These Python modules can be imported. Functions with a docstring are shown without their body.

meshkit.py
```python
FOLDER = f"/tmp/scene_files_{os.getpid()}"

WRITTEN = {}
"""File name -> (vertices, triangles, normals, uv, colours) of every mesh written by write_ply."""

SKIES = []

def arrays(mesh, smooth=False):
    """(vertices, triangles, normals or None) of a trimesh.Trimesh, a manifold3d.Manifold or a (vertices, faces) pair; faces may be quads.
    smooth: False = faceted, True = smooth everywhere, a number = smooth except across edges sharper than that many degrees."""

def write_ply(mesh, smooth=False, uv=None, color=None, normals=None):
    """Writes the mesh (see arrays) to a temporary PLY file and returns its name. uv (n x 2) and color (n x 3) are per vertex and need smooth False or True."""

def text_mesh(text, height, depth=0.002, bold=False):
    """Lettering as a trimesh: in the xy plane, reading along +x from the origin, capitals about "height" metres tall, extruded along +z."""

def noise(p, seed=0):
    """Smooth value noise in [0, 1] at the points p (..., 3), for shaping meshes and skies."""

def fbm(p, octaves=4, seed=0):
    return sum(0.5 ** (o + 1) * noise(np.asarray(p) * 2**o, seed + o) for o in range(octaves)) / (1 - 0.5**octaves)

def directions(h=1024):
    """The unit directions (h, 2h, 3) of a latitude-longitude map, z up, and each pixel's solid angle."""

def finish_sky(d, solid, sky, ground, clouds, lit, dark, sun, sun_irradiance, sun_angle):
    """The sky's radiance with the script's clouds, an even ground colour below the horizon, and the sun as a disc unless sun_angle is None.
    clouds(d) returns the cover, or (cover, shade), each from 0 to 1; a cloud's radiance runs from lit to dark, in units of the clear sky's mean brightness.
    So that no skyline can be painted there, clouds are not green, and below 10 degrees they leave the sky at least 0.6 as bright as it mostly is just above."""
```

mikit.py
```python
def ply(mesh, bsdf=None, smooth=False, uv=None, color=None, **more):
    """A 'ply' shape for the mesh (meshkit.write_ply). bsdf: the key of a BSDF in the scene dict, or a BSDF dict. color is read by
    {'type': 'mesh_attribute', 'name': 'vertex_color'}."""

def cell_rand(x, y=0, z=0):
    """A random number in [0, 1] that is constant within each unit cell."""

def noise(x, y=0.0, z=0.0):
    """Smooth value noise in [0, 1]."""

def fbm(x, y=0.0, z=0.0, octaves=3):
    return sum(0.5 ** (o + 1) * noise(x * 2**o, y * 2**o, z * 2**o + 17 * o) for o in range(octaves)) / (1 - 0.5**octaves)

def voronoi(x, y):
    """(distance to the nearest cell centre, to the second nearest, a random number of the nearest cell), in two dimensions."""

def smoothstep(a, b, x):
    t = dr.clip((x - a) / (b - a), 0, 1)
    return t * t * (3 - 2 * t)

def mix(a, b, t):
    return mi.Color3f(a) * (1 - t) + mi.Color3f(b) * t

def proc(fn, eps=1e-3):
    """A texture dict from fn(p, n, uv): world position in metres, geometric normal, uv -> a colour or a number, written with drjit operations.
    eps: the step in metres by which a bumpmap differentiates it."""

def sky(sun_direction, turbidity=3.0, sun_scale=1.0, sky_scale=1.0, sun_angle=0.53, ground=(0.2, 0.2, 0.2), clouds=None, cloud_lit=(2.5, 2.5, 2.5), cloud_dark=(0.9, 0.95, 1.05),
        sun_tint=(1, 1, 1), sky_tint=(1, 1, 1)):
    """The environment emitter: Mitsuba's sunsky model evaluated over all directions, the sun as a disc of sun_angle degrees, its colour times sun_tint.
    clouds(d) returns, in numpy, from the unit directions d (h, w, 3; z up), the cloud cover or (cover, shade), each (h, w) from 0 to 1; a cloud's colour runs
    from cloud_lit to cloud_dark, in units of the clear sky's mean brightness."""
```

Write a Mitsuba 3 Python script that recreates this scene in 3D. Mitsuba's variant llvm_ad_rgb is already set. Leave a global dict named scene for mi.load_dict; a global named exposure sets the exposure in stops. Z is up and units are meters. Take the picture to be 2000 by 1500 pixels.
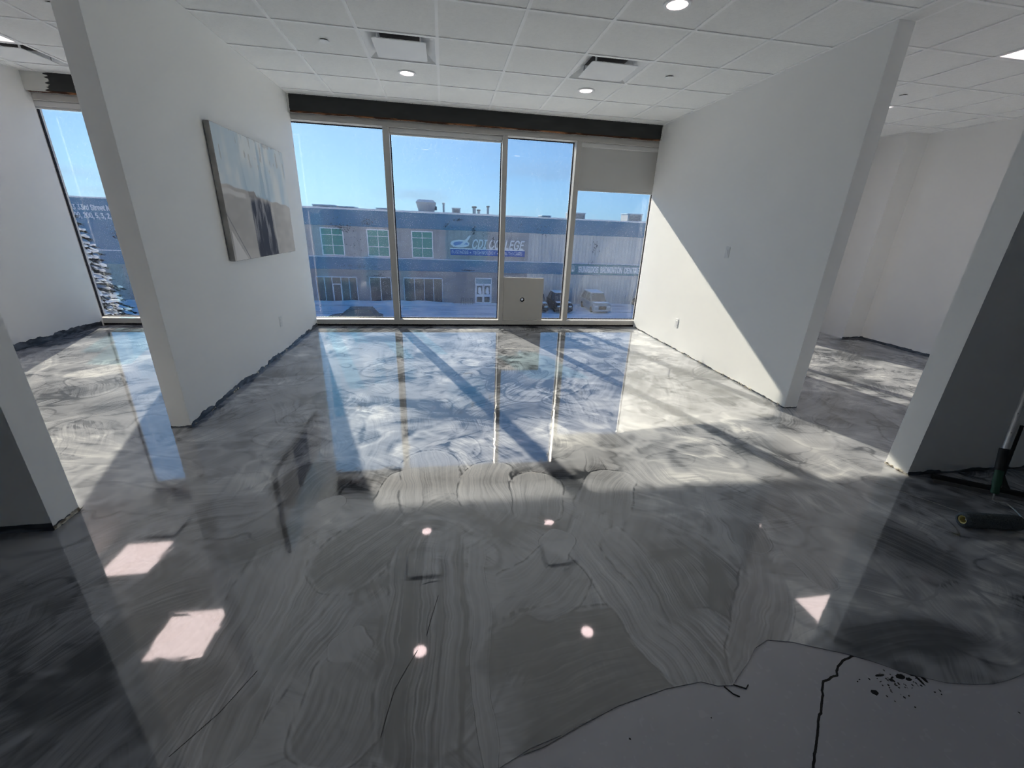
import math, random
import numpy as np
import trimesh
import drjit as dr
import mitsuba as mi
import mikit, meshkit
from mikit import noise, fbm, voronoi, cell_rand, smoothstep, mix
from shapely.geometry import Polygon, Point, LineString, box as sbox
from shapely.ops import unary_union

T = mi.ScalarTransform4f
scene, labels = {}, {}
# ---------------------------------------------------------------- camera, sky, sun, exposure
EYE = [0.0, 0.0, 1.40835]
FWD = [0.156849, 0.921721, -0.354723]
UP = [0.018926, 0.356297, 0.934181]
scene['camera'] = {'type': 'perspective', 'fov': 102.45, 'fov_axis': 'x', 'near_clip': 0.02, 'far_clip': 2000.0,
                   'to_world': T().look_at(origin=EYE, target=[EYE[i] + FWD[i] for i in range(3)], up=UP)}
SUN = np.array([-0.335, 1.0, 0.572])
def sky_clouds(d):
    n = meshkit.fbm(d * np.array([5.0, 5.0, 16.0]) + 3.1, 4, 7)
    low = np.clip(1 - d[..., 2] / 0.16, 0, 1)
    return np.clip((n - 0.57) * 3.0, 0, 0.5) * low
scene['sky'] = mikit.sky(SUN, turbidity=2.5, sun_scale=4.1, sky_scale=1.8, ground=(0.55, 0.57, 0.6), clouds=sky_clouds,
                         cloud_lit=(1.5, 1.5, 1.55), cloud_dark=(1.0, 1.05, 1.15), sky_tint=(0.57, 0.84, 1.20), sun_tint=(0.84, 1.00, 1.26))
exposure = 0.64

# ---------------------------------------------------------------- materials
def col(*c): return {'type': 'rgb', 'value': list(c)}
def plain(key, c, rough=0.6, spec=0.3, **kw):
    scene[key] = {'type': 'principled', 'base_color': col(*c), 'roughness': rough, 'specular': spec, **kw}
def textured(key, fn, rough=0.6, spec=0.3, **kw):
    scene[key] = {'type': 'principled', 'base_color': mikit.proc(fn), 'roughness': rough, 'specular': spec, **kw}

def wall_paint(p, n, uv):
    g = fbm(p.x * 1.7 + 3, p.y * 1.7, p.z * 1.7, 2)
    return mix((0.875, 0.88, 0.865), (0.90, 0.90, 0.885), g)
textured('m_wall', wall_paint, 0.55, 0.25)

def tile_face(p, n, uv):
    s = noise(p.x * 260, p.y * 260, 0.5)
    s = smoothstep(0.15, 0.4, s) * 0.6 + 0.4 * fbm(p.x * 60, p.y * 60, 0.0, 2)
    return mix((0.72, 0.73, 0.715), (0.84, 0.845, 0.835), s)
textured('m_tile', tile_face, 0.9, 0.1)
plain('m_tee', (0.88, 0.885, 0.88), 0.45, 0.4)
plain('m_ceiling_back', (0.72, 0.72, 0.71), 0.9, 0.1)
plain('m_fixture', (0.84, 0.85, 0.85), 0.4, 0.4)
plain('m_fixture_dark', (0.10, 0.095, 0.09), 0.7, 0.2)
plain('m_frame', (0.50, 0.485, 0.46), 0.42, 0.4)
plain('m_gasket', (0.02, 0.02, 0.025), 0.6, 0.2)
plain('m_blind', (0.55, 0.55, 0.545), 0.85, 0.1)
plain('m_blind_hem', (0.66, 0.66, 0.655), 0.55, 0.3)
def header_paint(p, n, uv):
    g = fbm(p.x * 6, p.y * 6, p.z * 14, 3)
    return mix((0.030, 0.032, 0.032), (0.055, 0.058, 0.058), g)
textured('m_header', header_paint, 0.75, 0.2)
def rust_wood(p, n, uv):
    g = fbm(p.x * 9, p.y * 9, p.z * 40, 3)
    return mix((0.05, 0.022, 0.012), (0.33, 0.15, 0.07), smoothstep(0.4, 0.75, g))
textured('m_rust', rust_wood, 0.8, 0.2)
plain('m_plaster', (0.62, 0.62, 0.59), 0.9, 0.1)
def smear_paint(p, n, uv):
    g = fbm(p.x * 14, p.y * 14, p.z * 30, 3)
    return mix((0.030, 0.036, 0.046), (0.13, 0.15, 0.18), smoothstep(0.3, 0.8, g))
textured('m_smear', smear_paint, 0.3, 0.4)
def chip_paint(p, n, uv):
    g = noise(p.x * 60, p.y * 60, p.z * 60)
    return mix((0.16, 0.13, 0.10), (0.66, 0.62, 0.52), smoothstep(0.25, 0.6, g))
textured('m_chip', chip_paint, 0.85, 0.1)
plain('m_plate', (0.78, 0.79, 0.79), 0.35, 0.4)
plain('m_slot', (0.03, 0.03, 0.03), 0.6, 0.2)
scene['m_glass'] = {'type': 'thindielectric', 'int_ior': 1.5, 'ext_ior': 1.0}
scene['m_film'] = {'type': 'thindielectric', 'int_ior': 1.3, 'ext_ior': 1.0, 'specular_transmittance': col(0.66, 0.90, 0.98)}
plain('m_grime', (0.05, 0.05, 0.06), 0.9, 0.1)

# --- floor: grey metallic resin, spread with a squeegee in overlapping lobes
def pulls(x, y, s, k, t, amp, comb):
    """Lays a scatter of overlapping squeegee pulls over the tone t: each has a crisp front, a soft tail and comb streaks along it."""
    x, y = x * s, y * s
    fx, fy = dr.floor(x), dr.floor(y)
    su, sv, on, rim, pale, tone = mi.Float(0), mi.Float(0), mi.Float(0), mi.Float(0), mi.Float(0), mi.Float(0)
    for a in (-1, 0, 1):
        for b in (-1, 0, 1):
            cx, cy = fx + a, fy + b
            r = cell_rand(cx, cy, k + 2)
            dx, dy = x - cx - cell_rand(cx, cy, k), y - cy - cell_rand(cx, cy, k + 1)
            th = r * 6.2832
            c, n = dr.cos(th), dr.sin(th)
            u = (dx * c + dy * n) / 0.92
            v = (-dx * n + dy * c + 0.32 * (r - 0.5) * 2 * u * u) / (0.30 + 0.22 * dr.abs(r * 7 - dr.floor(r * 7)))
            front = dr.maximum(u, 0)
            q = dr.sqrt(dr.square(v) + dr.square(front) * front)
            soft = dr.abs(r * 29 - dr.floor(r * 29) - 0.5) * 2
            body = (1 - smoothstep(0.90 - 0.55 * soft, 1.0, q)) * smoothstep(-0.95, 0.15, u) * (0.35 + 0.6 * (r * 17 - dr.floor(r * 17)))
            w = cell_rand(cx, cy, k + 3) + (u - 0.1) * 0.9 * (r * 13 - dr.floor(r * 13) - 0.35)
            tone = tone * (1 - body) + w * body
            on = on + (1 - on) * body
            fresh = body > 0.3
            su, sv = dr.select(fresh, u + r * 40, su), dr.select(fresh, v, sv)
            edge = smoothstep(-0.5, 0.2, u) * (1 - soft)
            rim = rim * (1 - body) + edge * smoothstep(0.90, 0.985, q) * (1 - smoothstep(0.985, 1.06, q))
            pale = pale * (1 - body) + edge * smoothstep(0.70, 0.90, q) * (1 - smoothstep(0.90, 0.95, q)) * (r > 0.5)
    st = noise(sv * 17 + 3 * k, su * 1.5, k * 1.7) * 0.6 + noise(sv * 43, su * 2.2, k * 2.3) * 0.4
    lay = tone - 0.5 + (st - 0.5) * comb
    return t + on * amp * lay - 0.10 * rim + 0.07 * pale

# pulls that one can make out in the resin: (x, y, angle in degrees, half length, half width, tone at the start, tone at the end, streakiness, bend, soft-edged)
PULLS = [
    (-0.765, 2.14, 70.5, 0.227, 0.163, 0.16, 0.22, 0.1, 0.3, 0), (-0.627, 1.924, 40.3, 0.077, 0.045, 0.62, 0.5, 0.06, 0.2, 0), (-0.853, 1.669, 26.9, 0.171, 0.097, 0.15, 0.2, 0.12, -0.3, 1),
    (-1.145, 1.926, 11.7, 0.208, 0.132, 0.24, 0.34, 0.12, 0.2, 1), (-0.265, 2.026, 80.6, 0.201, 0.103, 0.40, 0.50, 0.08, 0.2, 0), (-0.103, 2.116, 95.7, 0.319, 0.15, 0.34, 0.48, 0.09, -0.2, 0),
    (0.237, 1.999, 85.6, 0.271, 0.13, 0.36, 0.46, 0.10, 0.15, 0), (0.487, 1.888, 75.7, 0.225, 0.12, 0.33, 0.42, 0.08, -0.15, 0), (0.903, 1.881, 55.9, 0.24, 0.12, 0.36, 0.42, 0.07, 0.2, 0),
    (1.237, 2.03, 95.6, 0.18, 0.162, 0.58, 0.46, 0.14, 0.2, 1), (1.759, 2.014, 160.7, 0.192, 0.109, 0.66, 0.52, 0.08, 0.3, 1), (-0.696, 1.262, -92.4, 0.479, 0.149, 0.44, 0.36, 0.18, 0.1, 0),
    (-0.373, 1.602, -130.1, 0.276, 0.15, 0.27, 0.22, 0.1, 0.15, 0), (-0.479, 1.203, -119.6, 0.212, 0.141, 0.52, 0.3, 0.2, -0.1, 1), (-0.235, 0.93, -94.9, 0.207, 0.059, 0.11, 0.13, 0.1, 0.1, 1),
    (-0.335, 0.905, -99.9, 0.155, 0.112, 0.37, 0.3, 0.1, 0.25, 0), (-0.362, 1.124, 114.2, 0.056, 0.065, 0.46, 0.42, 0.04, 0.2, 0), (-0.639, 0.885, -84.7, 0.106, 0.061, 0.24, 0.3, 0.1, 0.1, 0),
    (-0.845, 0.977, 61.0, 0.13, 0.1, 0.18, 0.24, 0.12, 0.2, 1), (-1.155, 1.229, 59.5, 0.163, 0.12, 0.14, 0.2, 0.1, -0.2, 1), (-1.099, 1.407, 27.3, 0.156, 0.121, 0.24, 0.2, 0.1, 0.2, 1),
    (-1.125, 1.002, 47.8, 0.099, 0.087, 0.22, 0.16, 0.08, 0.1, 1), (-0.093, 1.203, -93.3, 0.509, 0.125, 0.3, 0.24, 0.22, 0, 0), (-0.164, 1.158, -91.7, 0.454, 0.024, 0.12, 0.14, 0.1, 0, 1),
    (0.001, 1.058, -93.6, 0.373, 0.044, 0.4, 0.34, 0.12, 0, 1), (0.043, 1.15, -93.0, 0.474, 0.013, 0.16, 0.12, 0.06, 0, 1), (0.111, 1.159, -92.3, 0.493, 0.03, 0.42, 0.4, 0.1, 0, 0),
    (0.458, 0.96, 6.9, 0.354, 0.173, 0.14, 0.19, 0.06, 0.1, 0), (0.383, 0.77, 16.2, 0.253, 0.052, 0.12, 0.18, 0.08, 0.15, 1), (0.428, 1.323, 36.1, 0.214, 0.112, 0.38, 0.32, 0.08, -0.3, 0),
    (0.755, 1.266, -81.2, 0.424, 0.113, 0.46, 0.36, 0.14, 0.15, 0), (1.015, 1.271, -86.6, 0.278, 0.205, 0.3, 0.24, 0.14, 0.2, 0), (1.126, 1.208, -119.2, 0.215, 0.051, 0.1, 0.16, 0.1, 0.4, 1),
    (1.011, 1.388, 4.4, 0.135, 0.029, 0.14, 0.2, 0.04, 0.3, 1), (0.867, 0.952, -78.5, 0.141, 0.158, 0.42, 0.34, 0.18, 0.2, 0), (1.216, 1.058, -133.6, 0.326, 0.079, 0.4, 0.3, 0.12, 0.25, 0),
    (1.417, 1.57, -112.0, 0.321, 0.055, 0.52, 0.4, 0.14, 0.1, 1), (1.492, 1.482, -108.0, 0.13, 0.082, 0.22, 0.28, 0.08, 0.2, 0), (1.531, 1.305, 14.5, 0.075, 0.033, 0.62, 0.55, 0.1, 0.2, 1),
    (1.998, 1.666, -102.6, 0.112, 0.037, 0.62, 0.5, 0.1, 0.1, 1), (1.637, 1.235, -97.8, 0.111, 0.064, 0.44, 0.34, 0.08, 0.2, 0), (0.535, 1.519, 52.1, 0.084, 0.064, 0.48, 0.42, 0.04, 0.3, 0),
    (1.696, 0.868, -3.2, 0.317, 0.095, 0.22, 0.16, 0.06, 0.15, 1), (2.226, 1.312, -62.3, 0.265, 0.2, 0.24, 0.18, 0.1, 0.1, 1), (1.769, 0.999, 6.1, 0.112, 0.012, 0.6, 0.5, 0.06, 0.4, 1),
    (1.995, 1.048, 20.4, 0.169, 0.005, 0.5, 0.46, 0.02, 0, 1), (2.237, 1.008, -89.0, 0.086, 0.012, 0.46, 0.42, 0.02, 0.6, 1),
]
def resin_tone(x, y):
    wx = x + 0.16 * (fbm(x * 2.6 + 7, y * 2.6, 0.3, 3) - 0.5)
    wy = y + 0.16 * (fbm(x * 2.6, y * 2.6 + 5, 3.3, 3) - 0.5)
    t = 0.43 + 0.44 * (fbm(wx * 2.2, wy * 3.0, 1.0, 4) - 0.5)
    t = pulls(wx, wy, 1.15, 1, t, 0.34, 0.8)
    t = pulls(wx * 0.83 + wy * 0.55, wy * 0.83 - wx * 0.55, 2.1, 21, t, 0.36, 0.9)
    m = smoothstep(0.40, 0.58, fbm(x * 1.6 + 2, y * 1.6, 8.0, 2))
    # thin drawn-out feathers and veins
    n1 = fbm(wx * 3.1 + 0.35 * t, wy * 4.3 + 5, 12.0 + 0.8 * t, 3)
    n2 = fbm(wx * 5.2 + 9, wy * 6.4 + 0.6 * t, 15.0, 3)
    v1, v2 = 1 - dr.abs(2 * n1 - 1), 1 - dr.abs(2 * n2 - 1)
    t = t - 0.17 * smoothstep(0.93, 0.995, v1) * noise(x * 4, y * 4, 1.0) + 0.16 * smoothstep(0.62, 0.98, v2) * smoothstep(0.3, 0.6, noise(x * 2.3, y * 2.3, 6.0))
    t2 = pulls(wx * 0.9 - wy * 0.43, wy * 0.9 + wx * 0.43, 3.7, 41, t, 0.42, 0.8)
    t = t * (1 - m) + t2 * m
    sx = x + 0.10 * (fbm(x * 3.4, y * 3.4, 9.0, 4) - 0.5)
    sy = y + 0.10 * (fbm(x * 3.4 + 4, y * 3.4, 6.0, 4) - 0.5)
    hair = noise(x * 55, y * 21, 2.0)
    for i, (cx, cy, ang, hl, hw, ta, tb, st, bend, soft) in enumerate(PULLS):
        c, s = math.cos(math.radians(ang)), math.sin(math.radians(ang))
        u, v = ((sx - cx) * c + (sy - cy) * s) / (1.12 * hl), (-(sx - cx) * s + (sy - cy) * c) / (1.3 * hw)
        v = v + bend * (u * u - 0.3)
        q = dr.sqrt(dr.square(dr.square(u)) + dr.square(v) * (1.0 + 0.25 * dr.clip(u, -1, 1)))
        tail = smoothstep(-1.0, -0.35, u + 0.5 * (noise(v * 3.0 + 5 * i, 0.5, i) - 0.5)) if hw > 0.012 else 1.0
        inside = (1 - smoothstep(0.35 if soft else 0.84, 1.0, q)) * tail
        w = ta + (tb - ta) * (0.5 + 0.5 * u)
        if hw > 0.012:
            w = w + 1.5 * st * (0.55 * noise(v * hw * 70 + 31 * i, u * hl * 2.2, 1.5 + i) + 0.75 * noise(v * hw * 230 + 17 * i, u * hl * 3.5, 7.5 + i) - 0.65) * 2
        k = 0.80 if soft else 0.86
        t = t * (1 - k * inside) + w * k * inside
        if not soft:
            t = t - (0.19 * smoothstep(0.2, 0.7, hair)) * tail * (smoothstep(0.93, 0.985, q) * (1 - smoothstep(0.985, 1.03, q)))
            t = t + 0.06 * tail * (smoothstep(0.84, 0.90, q) * (1 - smoothstep(0.90, 0.95, q)))
    return t
def resin(p, n, uv):
    t = 0.45 + 1.45 * (resin_tone(p.x, p.y) - 0.45)
    a = mix((0.036, 0.040, 0.048), (0.285, 0.292, 0.315), smoothstep(0.02, 0.52, t))
    return mix(a, (0.66, 0.66, 0.65), smoothstep(0.42, 1.0, t))
def resin_relief(p, n, uv):
    wx = p.x + 0.10 * noise(p.x * 4, p.y * 4, 9.0)
    a = 0.42 * fbm(p.x * 3.1 + 2, p.y * 4.6, 0.7, 2) + 0.10 * noise(p.x * 11, p.y * 13, 3.0) + 0.014 * noise(p.x * 31, p.y * 33, 6.0)
    r = 1 - dr.abs(2 * fbm(wx * 3.7, p.y * 4.9, 12.0, 3) - 1)
    return a + 0.13 * smoothstep(0.90, 1.0, r)
resin_tex = mikit.proc(resin)
scene['m_resin'] = {'type': 'bumpmap', 'arbitrary': mikit.proc(resin_relief, eps=2e-3), 'scale': 0.0005,
                    'bsdf': {'type': 'principled', 'base_color': resin_tex, 'roughness': 0.04, 'eta': 3.2}}
def primer(p, n, uv):
    g = fbm(p.x * 5, p.y * 5, 0.0, 3)
    s = smoothstep(0.86, 0.90, noise(p.x * 70, p.y * 70, 3.0)) * 0.15
    return mix((0.40, 0.395, 0.435), (0.46, 0.455, 0.495), g) + s * 0.2
scene['m_primer'] = {'type': 'principled', 'base_color': mikit.proc(primer), 'roughness': 0.42, 'eta': 2.4}
plain('m_black', (0.012, 0.012, 0.013), 0.45, 0.3)
plain('m_pale_line', (0.34, 0.33, 0.31), 0.5, 0.3)

# ---------------------------------------------------------------- mesh helpers
cat = trimesh.util.concatenate
def bx(x0, x1, y0, y1, z0, z1):
    m = trimesh.creation.box((abs(x1 - x0), abs(y1 - y0), abs(z1 - z0)))
    m.apply_translation(((x0 + x1) / 2, (y0 + y1) / 2, (z0 + z1) / 2))
    return m
def bevel(x0, x1, y0, y1, z0, z1, b):
    """A box with all its edges chamfered by b."""
    c = np.array([(x0 + x1) / 2, (y0 + y1) / 2, (z0 + z1) / 2]); h = np.abs([x1 - x0, y1 - y0, z1 - z0]) / 2
    pts = []
    for sx in (-1, 1):
        for sy in (-1, 1):
            for sz in (-1, 1):
                s = np.array([sx, sy, sz])
                for k in range(3):
                    q = h - b; q[k] = h[k]
                    pts.append(c + s * q)
    return trimesh.convex.convex_hull(np.array(pts))
def lathe(profile, sections=32):
    return trimesh.creation.revolve(np.array(profile, float), sections=sections)
def tube(pts, r, sides=10):
    """A swept round bar through the points, closed at both ends."""
    p = np.asarray(pts, float); r = np.broadcast_to(r, (len(p),))
    t = np.gradient(p, axis=0); t /= np.linalg.norm(t, axis=1, keepdims=True)
    up = np.array([0, 0, 1.0]) if abs(t[0][2]) < 0.9 else np.array([1.0, 0, 0])
    v = []
    for k in range(len(p)):
        a = np.cross(t[k], up); a /= np.linalg.norm(a); b = np.cross(t[k], a)
        up = -b if np.dot(-b, up) > 0 else b
        g = np.arange(sides) * 2 * np.pi / sides
        v.append(p[k] + r[k] * (np.cos(g)[:, None] * a + np.sin(g)[:, None] * b))
    v = np.vstack(v + [p[:1], p[-1:]]); f = []
    for k in range(len(p) - 1):
        for j in range(sides):
            q = [k * sides + j, k * sides + (j + 1) % sides, (k + 1) * sides + (j + 1) % sides, (k + 1) * sides + j]
            f += [[q[0], q[1], q[2]], [q[0], q[2], q[3]]]
    n = len(p) * sides
    for j in range(sides):
        f += [[n, (j + 1) % sides, j], [n + 1, n - sides + j, n - sides + (j + 1) % sides]]
    m = trimesh.Trimesh(v, f, process=False); m.fix_normals()
    return m
def extrude(poly, h):
    polys = getattr(poly, 'geoms', [poly])
    return cat([trimesh.creation.extrude_polygon(g, h, engine='earcut') for g in polys if g.area > 1e-8])
def facing_camera(m):
    """Turns a drawing in the xy plane (extruded along z) upright so that it faces -y."""
    m = m.copy(); m.apply_transform(trimesh.transformations.rotation_matrix(math.pi / 2, [1, 0, 0])); return m
def text(s, h, x, y, z, depth=0.05, bold=True, width=None, slant=0.0):
    m = meshkit.text_mesh(s, h, depth, bold)
    if width: m.apply_scale([width / (m.bounds[1][0] - m.bounds[0][0]), 1, 1])
    m.vertices[:, 0] += slant * m.vertices[:, 1]
    m = facing_camera(m); m.apply_translation((x - m.bounds[0][0], y, z)); return m

count = {}
def put(key, mesh, mat, smooth=False, **kw):
    """One entry of the scene; a key that is taken gets the next three-digit number."""
    if key in scene:
        count[key] = count.get(key, 0) + 1
        key = f'{key}_{count[key]:03d}'
    scene[key] = mikit.ply(mesh, mat, smooth=smooth, **kw) if not isinstance(mesh, dict) else mesh
    return key
def name(key):
    if key in labels:
        count[key] = count.get(key, 0) + 1
        key = f'{key}_{count[key]:03d}'
    return key
def thing(key, label, category, group=None):
    key = name(key); labels[key] = {'label': label, 'category': category}
    if group: labels[key]['group'] = group
    return key
def structure(key, mesh, mat, label=None, smooth=False):
    if mesh is not None: put(key, mesh, mat, smooth)
    labels[key] = {'kind': 'structure', **({'label': label} if label else {})}
    return key
def stuff(key, label=None): labels[key] = {'kind': 'stuff', **({'label': label} if label else {})}

# ---------------------------------------------------------------- the room shell
H, W = 2.78, 6.11
XL, XR, PT = -1.797, 2.965, 0.127          # faces of the two partitions towards the main room, their thickness
PY = 2.935                                  # near end of the partitions
CY0, CY1 = 1.865, 2.01                      # the wall between hall and rooms
structure('floor', bx(-5.6, 7.6, -3.6, 6.34, -0.30, -0.003), 'm_primer', 'grey floor slab primed and half covered with glossy marbled resin')
EDGE = [(-0.25, 0.42), (0.02, 0.63), (0.124, 0.681), (0.22, 0.715), (0.341, 0.74), (0.52, 0.79), (0.698, 0.819), (0.83, 0.826), (0.88, 0.805), (0.93, 0.80), (0.97, 0.825), (1.03, 0.86),
        (1.10, 0.91), (1.173, 0.935), (1.26, 0.915), (1.343, 0.881), (1.42, 0.85), (1.491, 0.814), (1.58, 0.755), (1.682, 0.712), (1.77, 0.695), (1.847, 0.687), (1.92, 0.69), (2.0, 0.70), (2.2, 0.74), (2.6, 0.70)]
bare_zone = Polygon(EDGE + [(2.9, 0.2), (2.6, -2.2), (-0.4, -2.2), (-0.6, 0.0)])
coat = sbox(-5.5, -3.5, 7.5, 6.16).difference(bare_zone)
m = extrude(coat, 0.003); m.apply_translation((0, 0, -0.003))
put('floor__resin_coat', m, 'm_resin'); labels['floor__resin_coat'] = {'label': 'glossy grey marbled resin coat with swirls'}

wall = lambda key, m, label: structure(key, m, 'm_wall', label)
wall('wall_left', cat([bx(-4.75, -4.45, CY1, 6.11, -0.003, 3.0), bx(-4.75, -4.56, 6.11, 6.34, -0.003, 3.0)]), 'white wall at the far side of the left-hand room')
wall('wall_right', cat([bx(6.40, 6.55, CY1, 6.34, -0.003, 3.0), bx(6.08, 6.40, 5.36, 6.34, -0.003, 3.0)]), 'white wall of the right-hand room with a boxed-out column')
wall('wall_partition_left', bx(XL - PT, XL, PY, 6.11, -0.002, H), 'white partition that carries the canvas painting')
wall('wall_partition_right', bx(XR, XR + PT, PY, 6.11, -0.002, H), 'white partition with the sunlit triangle, a switch and an outlet')
wall('wall_corridor_left', bx(-5.5, -1.83, CY0, CY1, -0.002, 3.0), 'shaded wall end at the left edge, between hall and rooms')
wall('wall_corridor_right', bx(2.95, 7.5, CY0, CY1, -0.002, 3.0), 'shaded wall end at the right edge, between hall and rooms')
wall('wall_back', bx(-5.6, 7.6, -3.65, -3.5, -0.003, 3.0), 'white wall of the hall behind the viewer')
wall('wall_hall_left', bx(-5.65, -5.5, -3.5, CY1, -0.003, 3.0), 'white end wall of the hall')
wall('wall_hall_right', bx(7.5, 7.65, -3.5, CY1, -0.003, 3.0), 'white end wall of the hall')
wall('wall_window', bx(-4.75, 6.55, 6.11, 6.40, 2.60, 3.0), 'lintel above the windows')

# ---- ceiling: lay-in tiles on exposed tees
structure('ceiling', bx(-5.65, 7.65, -3.65, 6.40, 3.0, 3.12), 'm_ceiling_back', 'suspended ceiling of square white tiles on exposed tees')
TS = 0.61
tile_mesh = bevel(-TS / 2 + .0015, TS / 2 - .0015, -TS / 2 + .0015, TS / 2 - .0015, 0.0, 0.015, 0.002)
def ceiling_zone(gx, gy, x0, x1, y0, y1, skip):
    """Tiles and tees of one zone; the grid lines run through gx and gy. skip: tiles that a fixture replaces, by the corner indices."""
    ZT = H + 0.007
    xs = [x0] + [gx + TS * i for i in range(-30, 31) if x0 + 0.03 < gx + TS * i < x1 - 0.03] + [x1]
    ys = [y0] + [gy + TS * i for i in range(-30, 31) if y0 + 0.03 < gy + TS * i < y1 - 0.03] + [y1]
    shared = None
    for i in range(len(xs) - 1):
        for j in range(len(ys) - 1):
            cx, cy = (xs[i] + xs[i + 1]) / 2, (ys[j] + ys[j + 1]) / 2
            if any(abs(cx - a) < 0.2 and abs(cy - b) < 0.2 for a, b in skip): continue
            w, d = xs[i + 1] - xs[i], ys[j + 1] - ys[j]
            if abs(w - TS) < 1e-6 and abs(d - TS) < 1e-6:
                shared = shared or mikit.ply(tile_mesh, 'm_tile')
                put('ceiling__tile', {**shared, 'to_world': T().translate([cx, cy, ZT])}, None)
            else:
                put('ceiling__tile', bevel(xs[i] + .0015, xs[i + 1] - .0015, ys[j] + .0015, ys[j + 1] - .0015, ZT, ZT + .015, .002), 'm_tile')
    for x in xs[1:-1]: put('ceiling__main_tee', cat([bx(x - .012, x + .012, y0, y1, H, H + .0065), bx(x - .003, x + .003, y0, y1, H + .0065, H + .04)]), 'm_tee')
    for y in ys[1:-1]:
        put('ceiling__cross_tee', cat([bx(a + .012, b - .012, y - .012, y + .012, H + .001, H + .0065) for a, b in zip(xs[:-1], xs[1:])]), 'm_tee')
    e = .022
    put('ceiling__wall_angle', cat([bx(x0, x0 + e, y0, y1, H, H + .0065), bx(x1 - e, x1, y0, y1, H, H + .0065), bx(x0 + e, x1 - e, y1 - e, y1, H, H + .0065), bx(x0 + e, x1 - e, y0, y0 + e, H, H + .0065)]), 'm_tee')
MX, MY = -1.2425, 4.0417
D1, D2 = (MX + 1.5 * TS, MY + .5 * TS), (MX + 4.5 * TS, MY + .5 * TS)
ceiling_zone(MX, MY, -1.83, 2.97, 1.0, 6.05, [D1, D2])
RX, RY = 3.6151, 3.2709
P1, P2 = (RX + 1.5 * TS, RY - .5 * TS), (RX + 1.5 * TS, RY + 2.5 * TS)
ceiling_zone(RX, RY, 3.09, 6.40, CY1, 6.05, [P1, P2])
LX, LY = -3.09, 4.56
D3, P3, P4 = (LX - 1.5 * TS, LY + 1.5 * TS), (LX - 1.5 * TS, LY + .5 * TS), (LX + .5 * TS, LY - 1.5 * TS)
ceiling_zone(LX, LY, -4.45, -1.924, CY1, 6.05, [D3, P3, P4])
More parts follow.
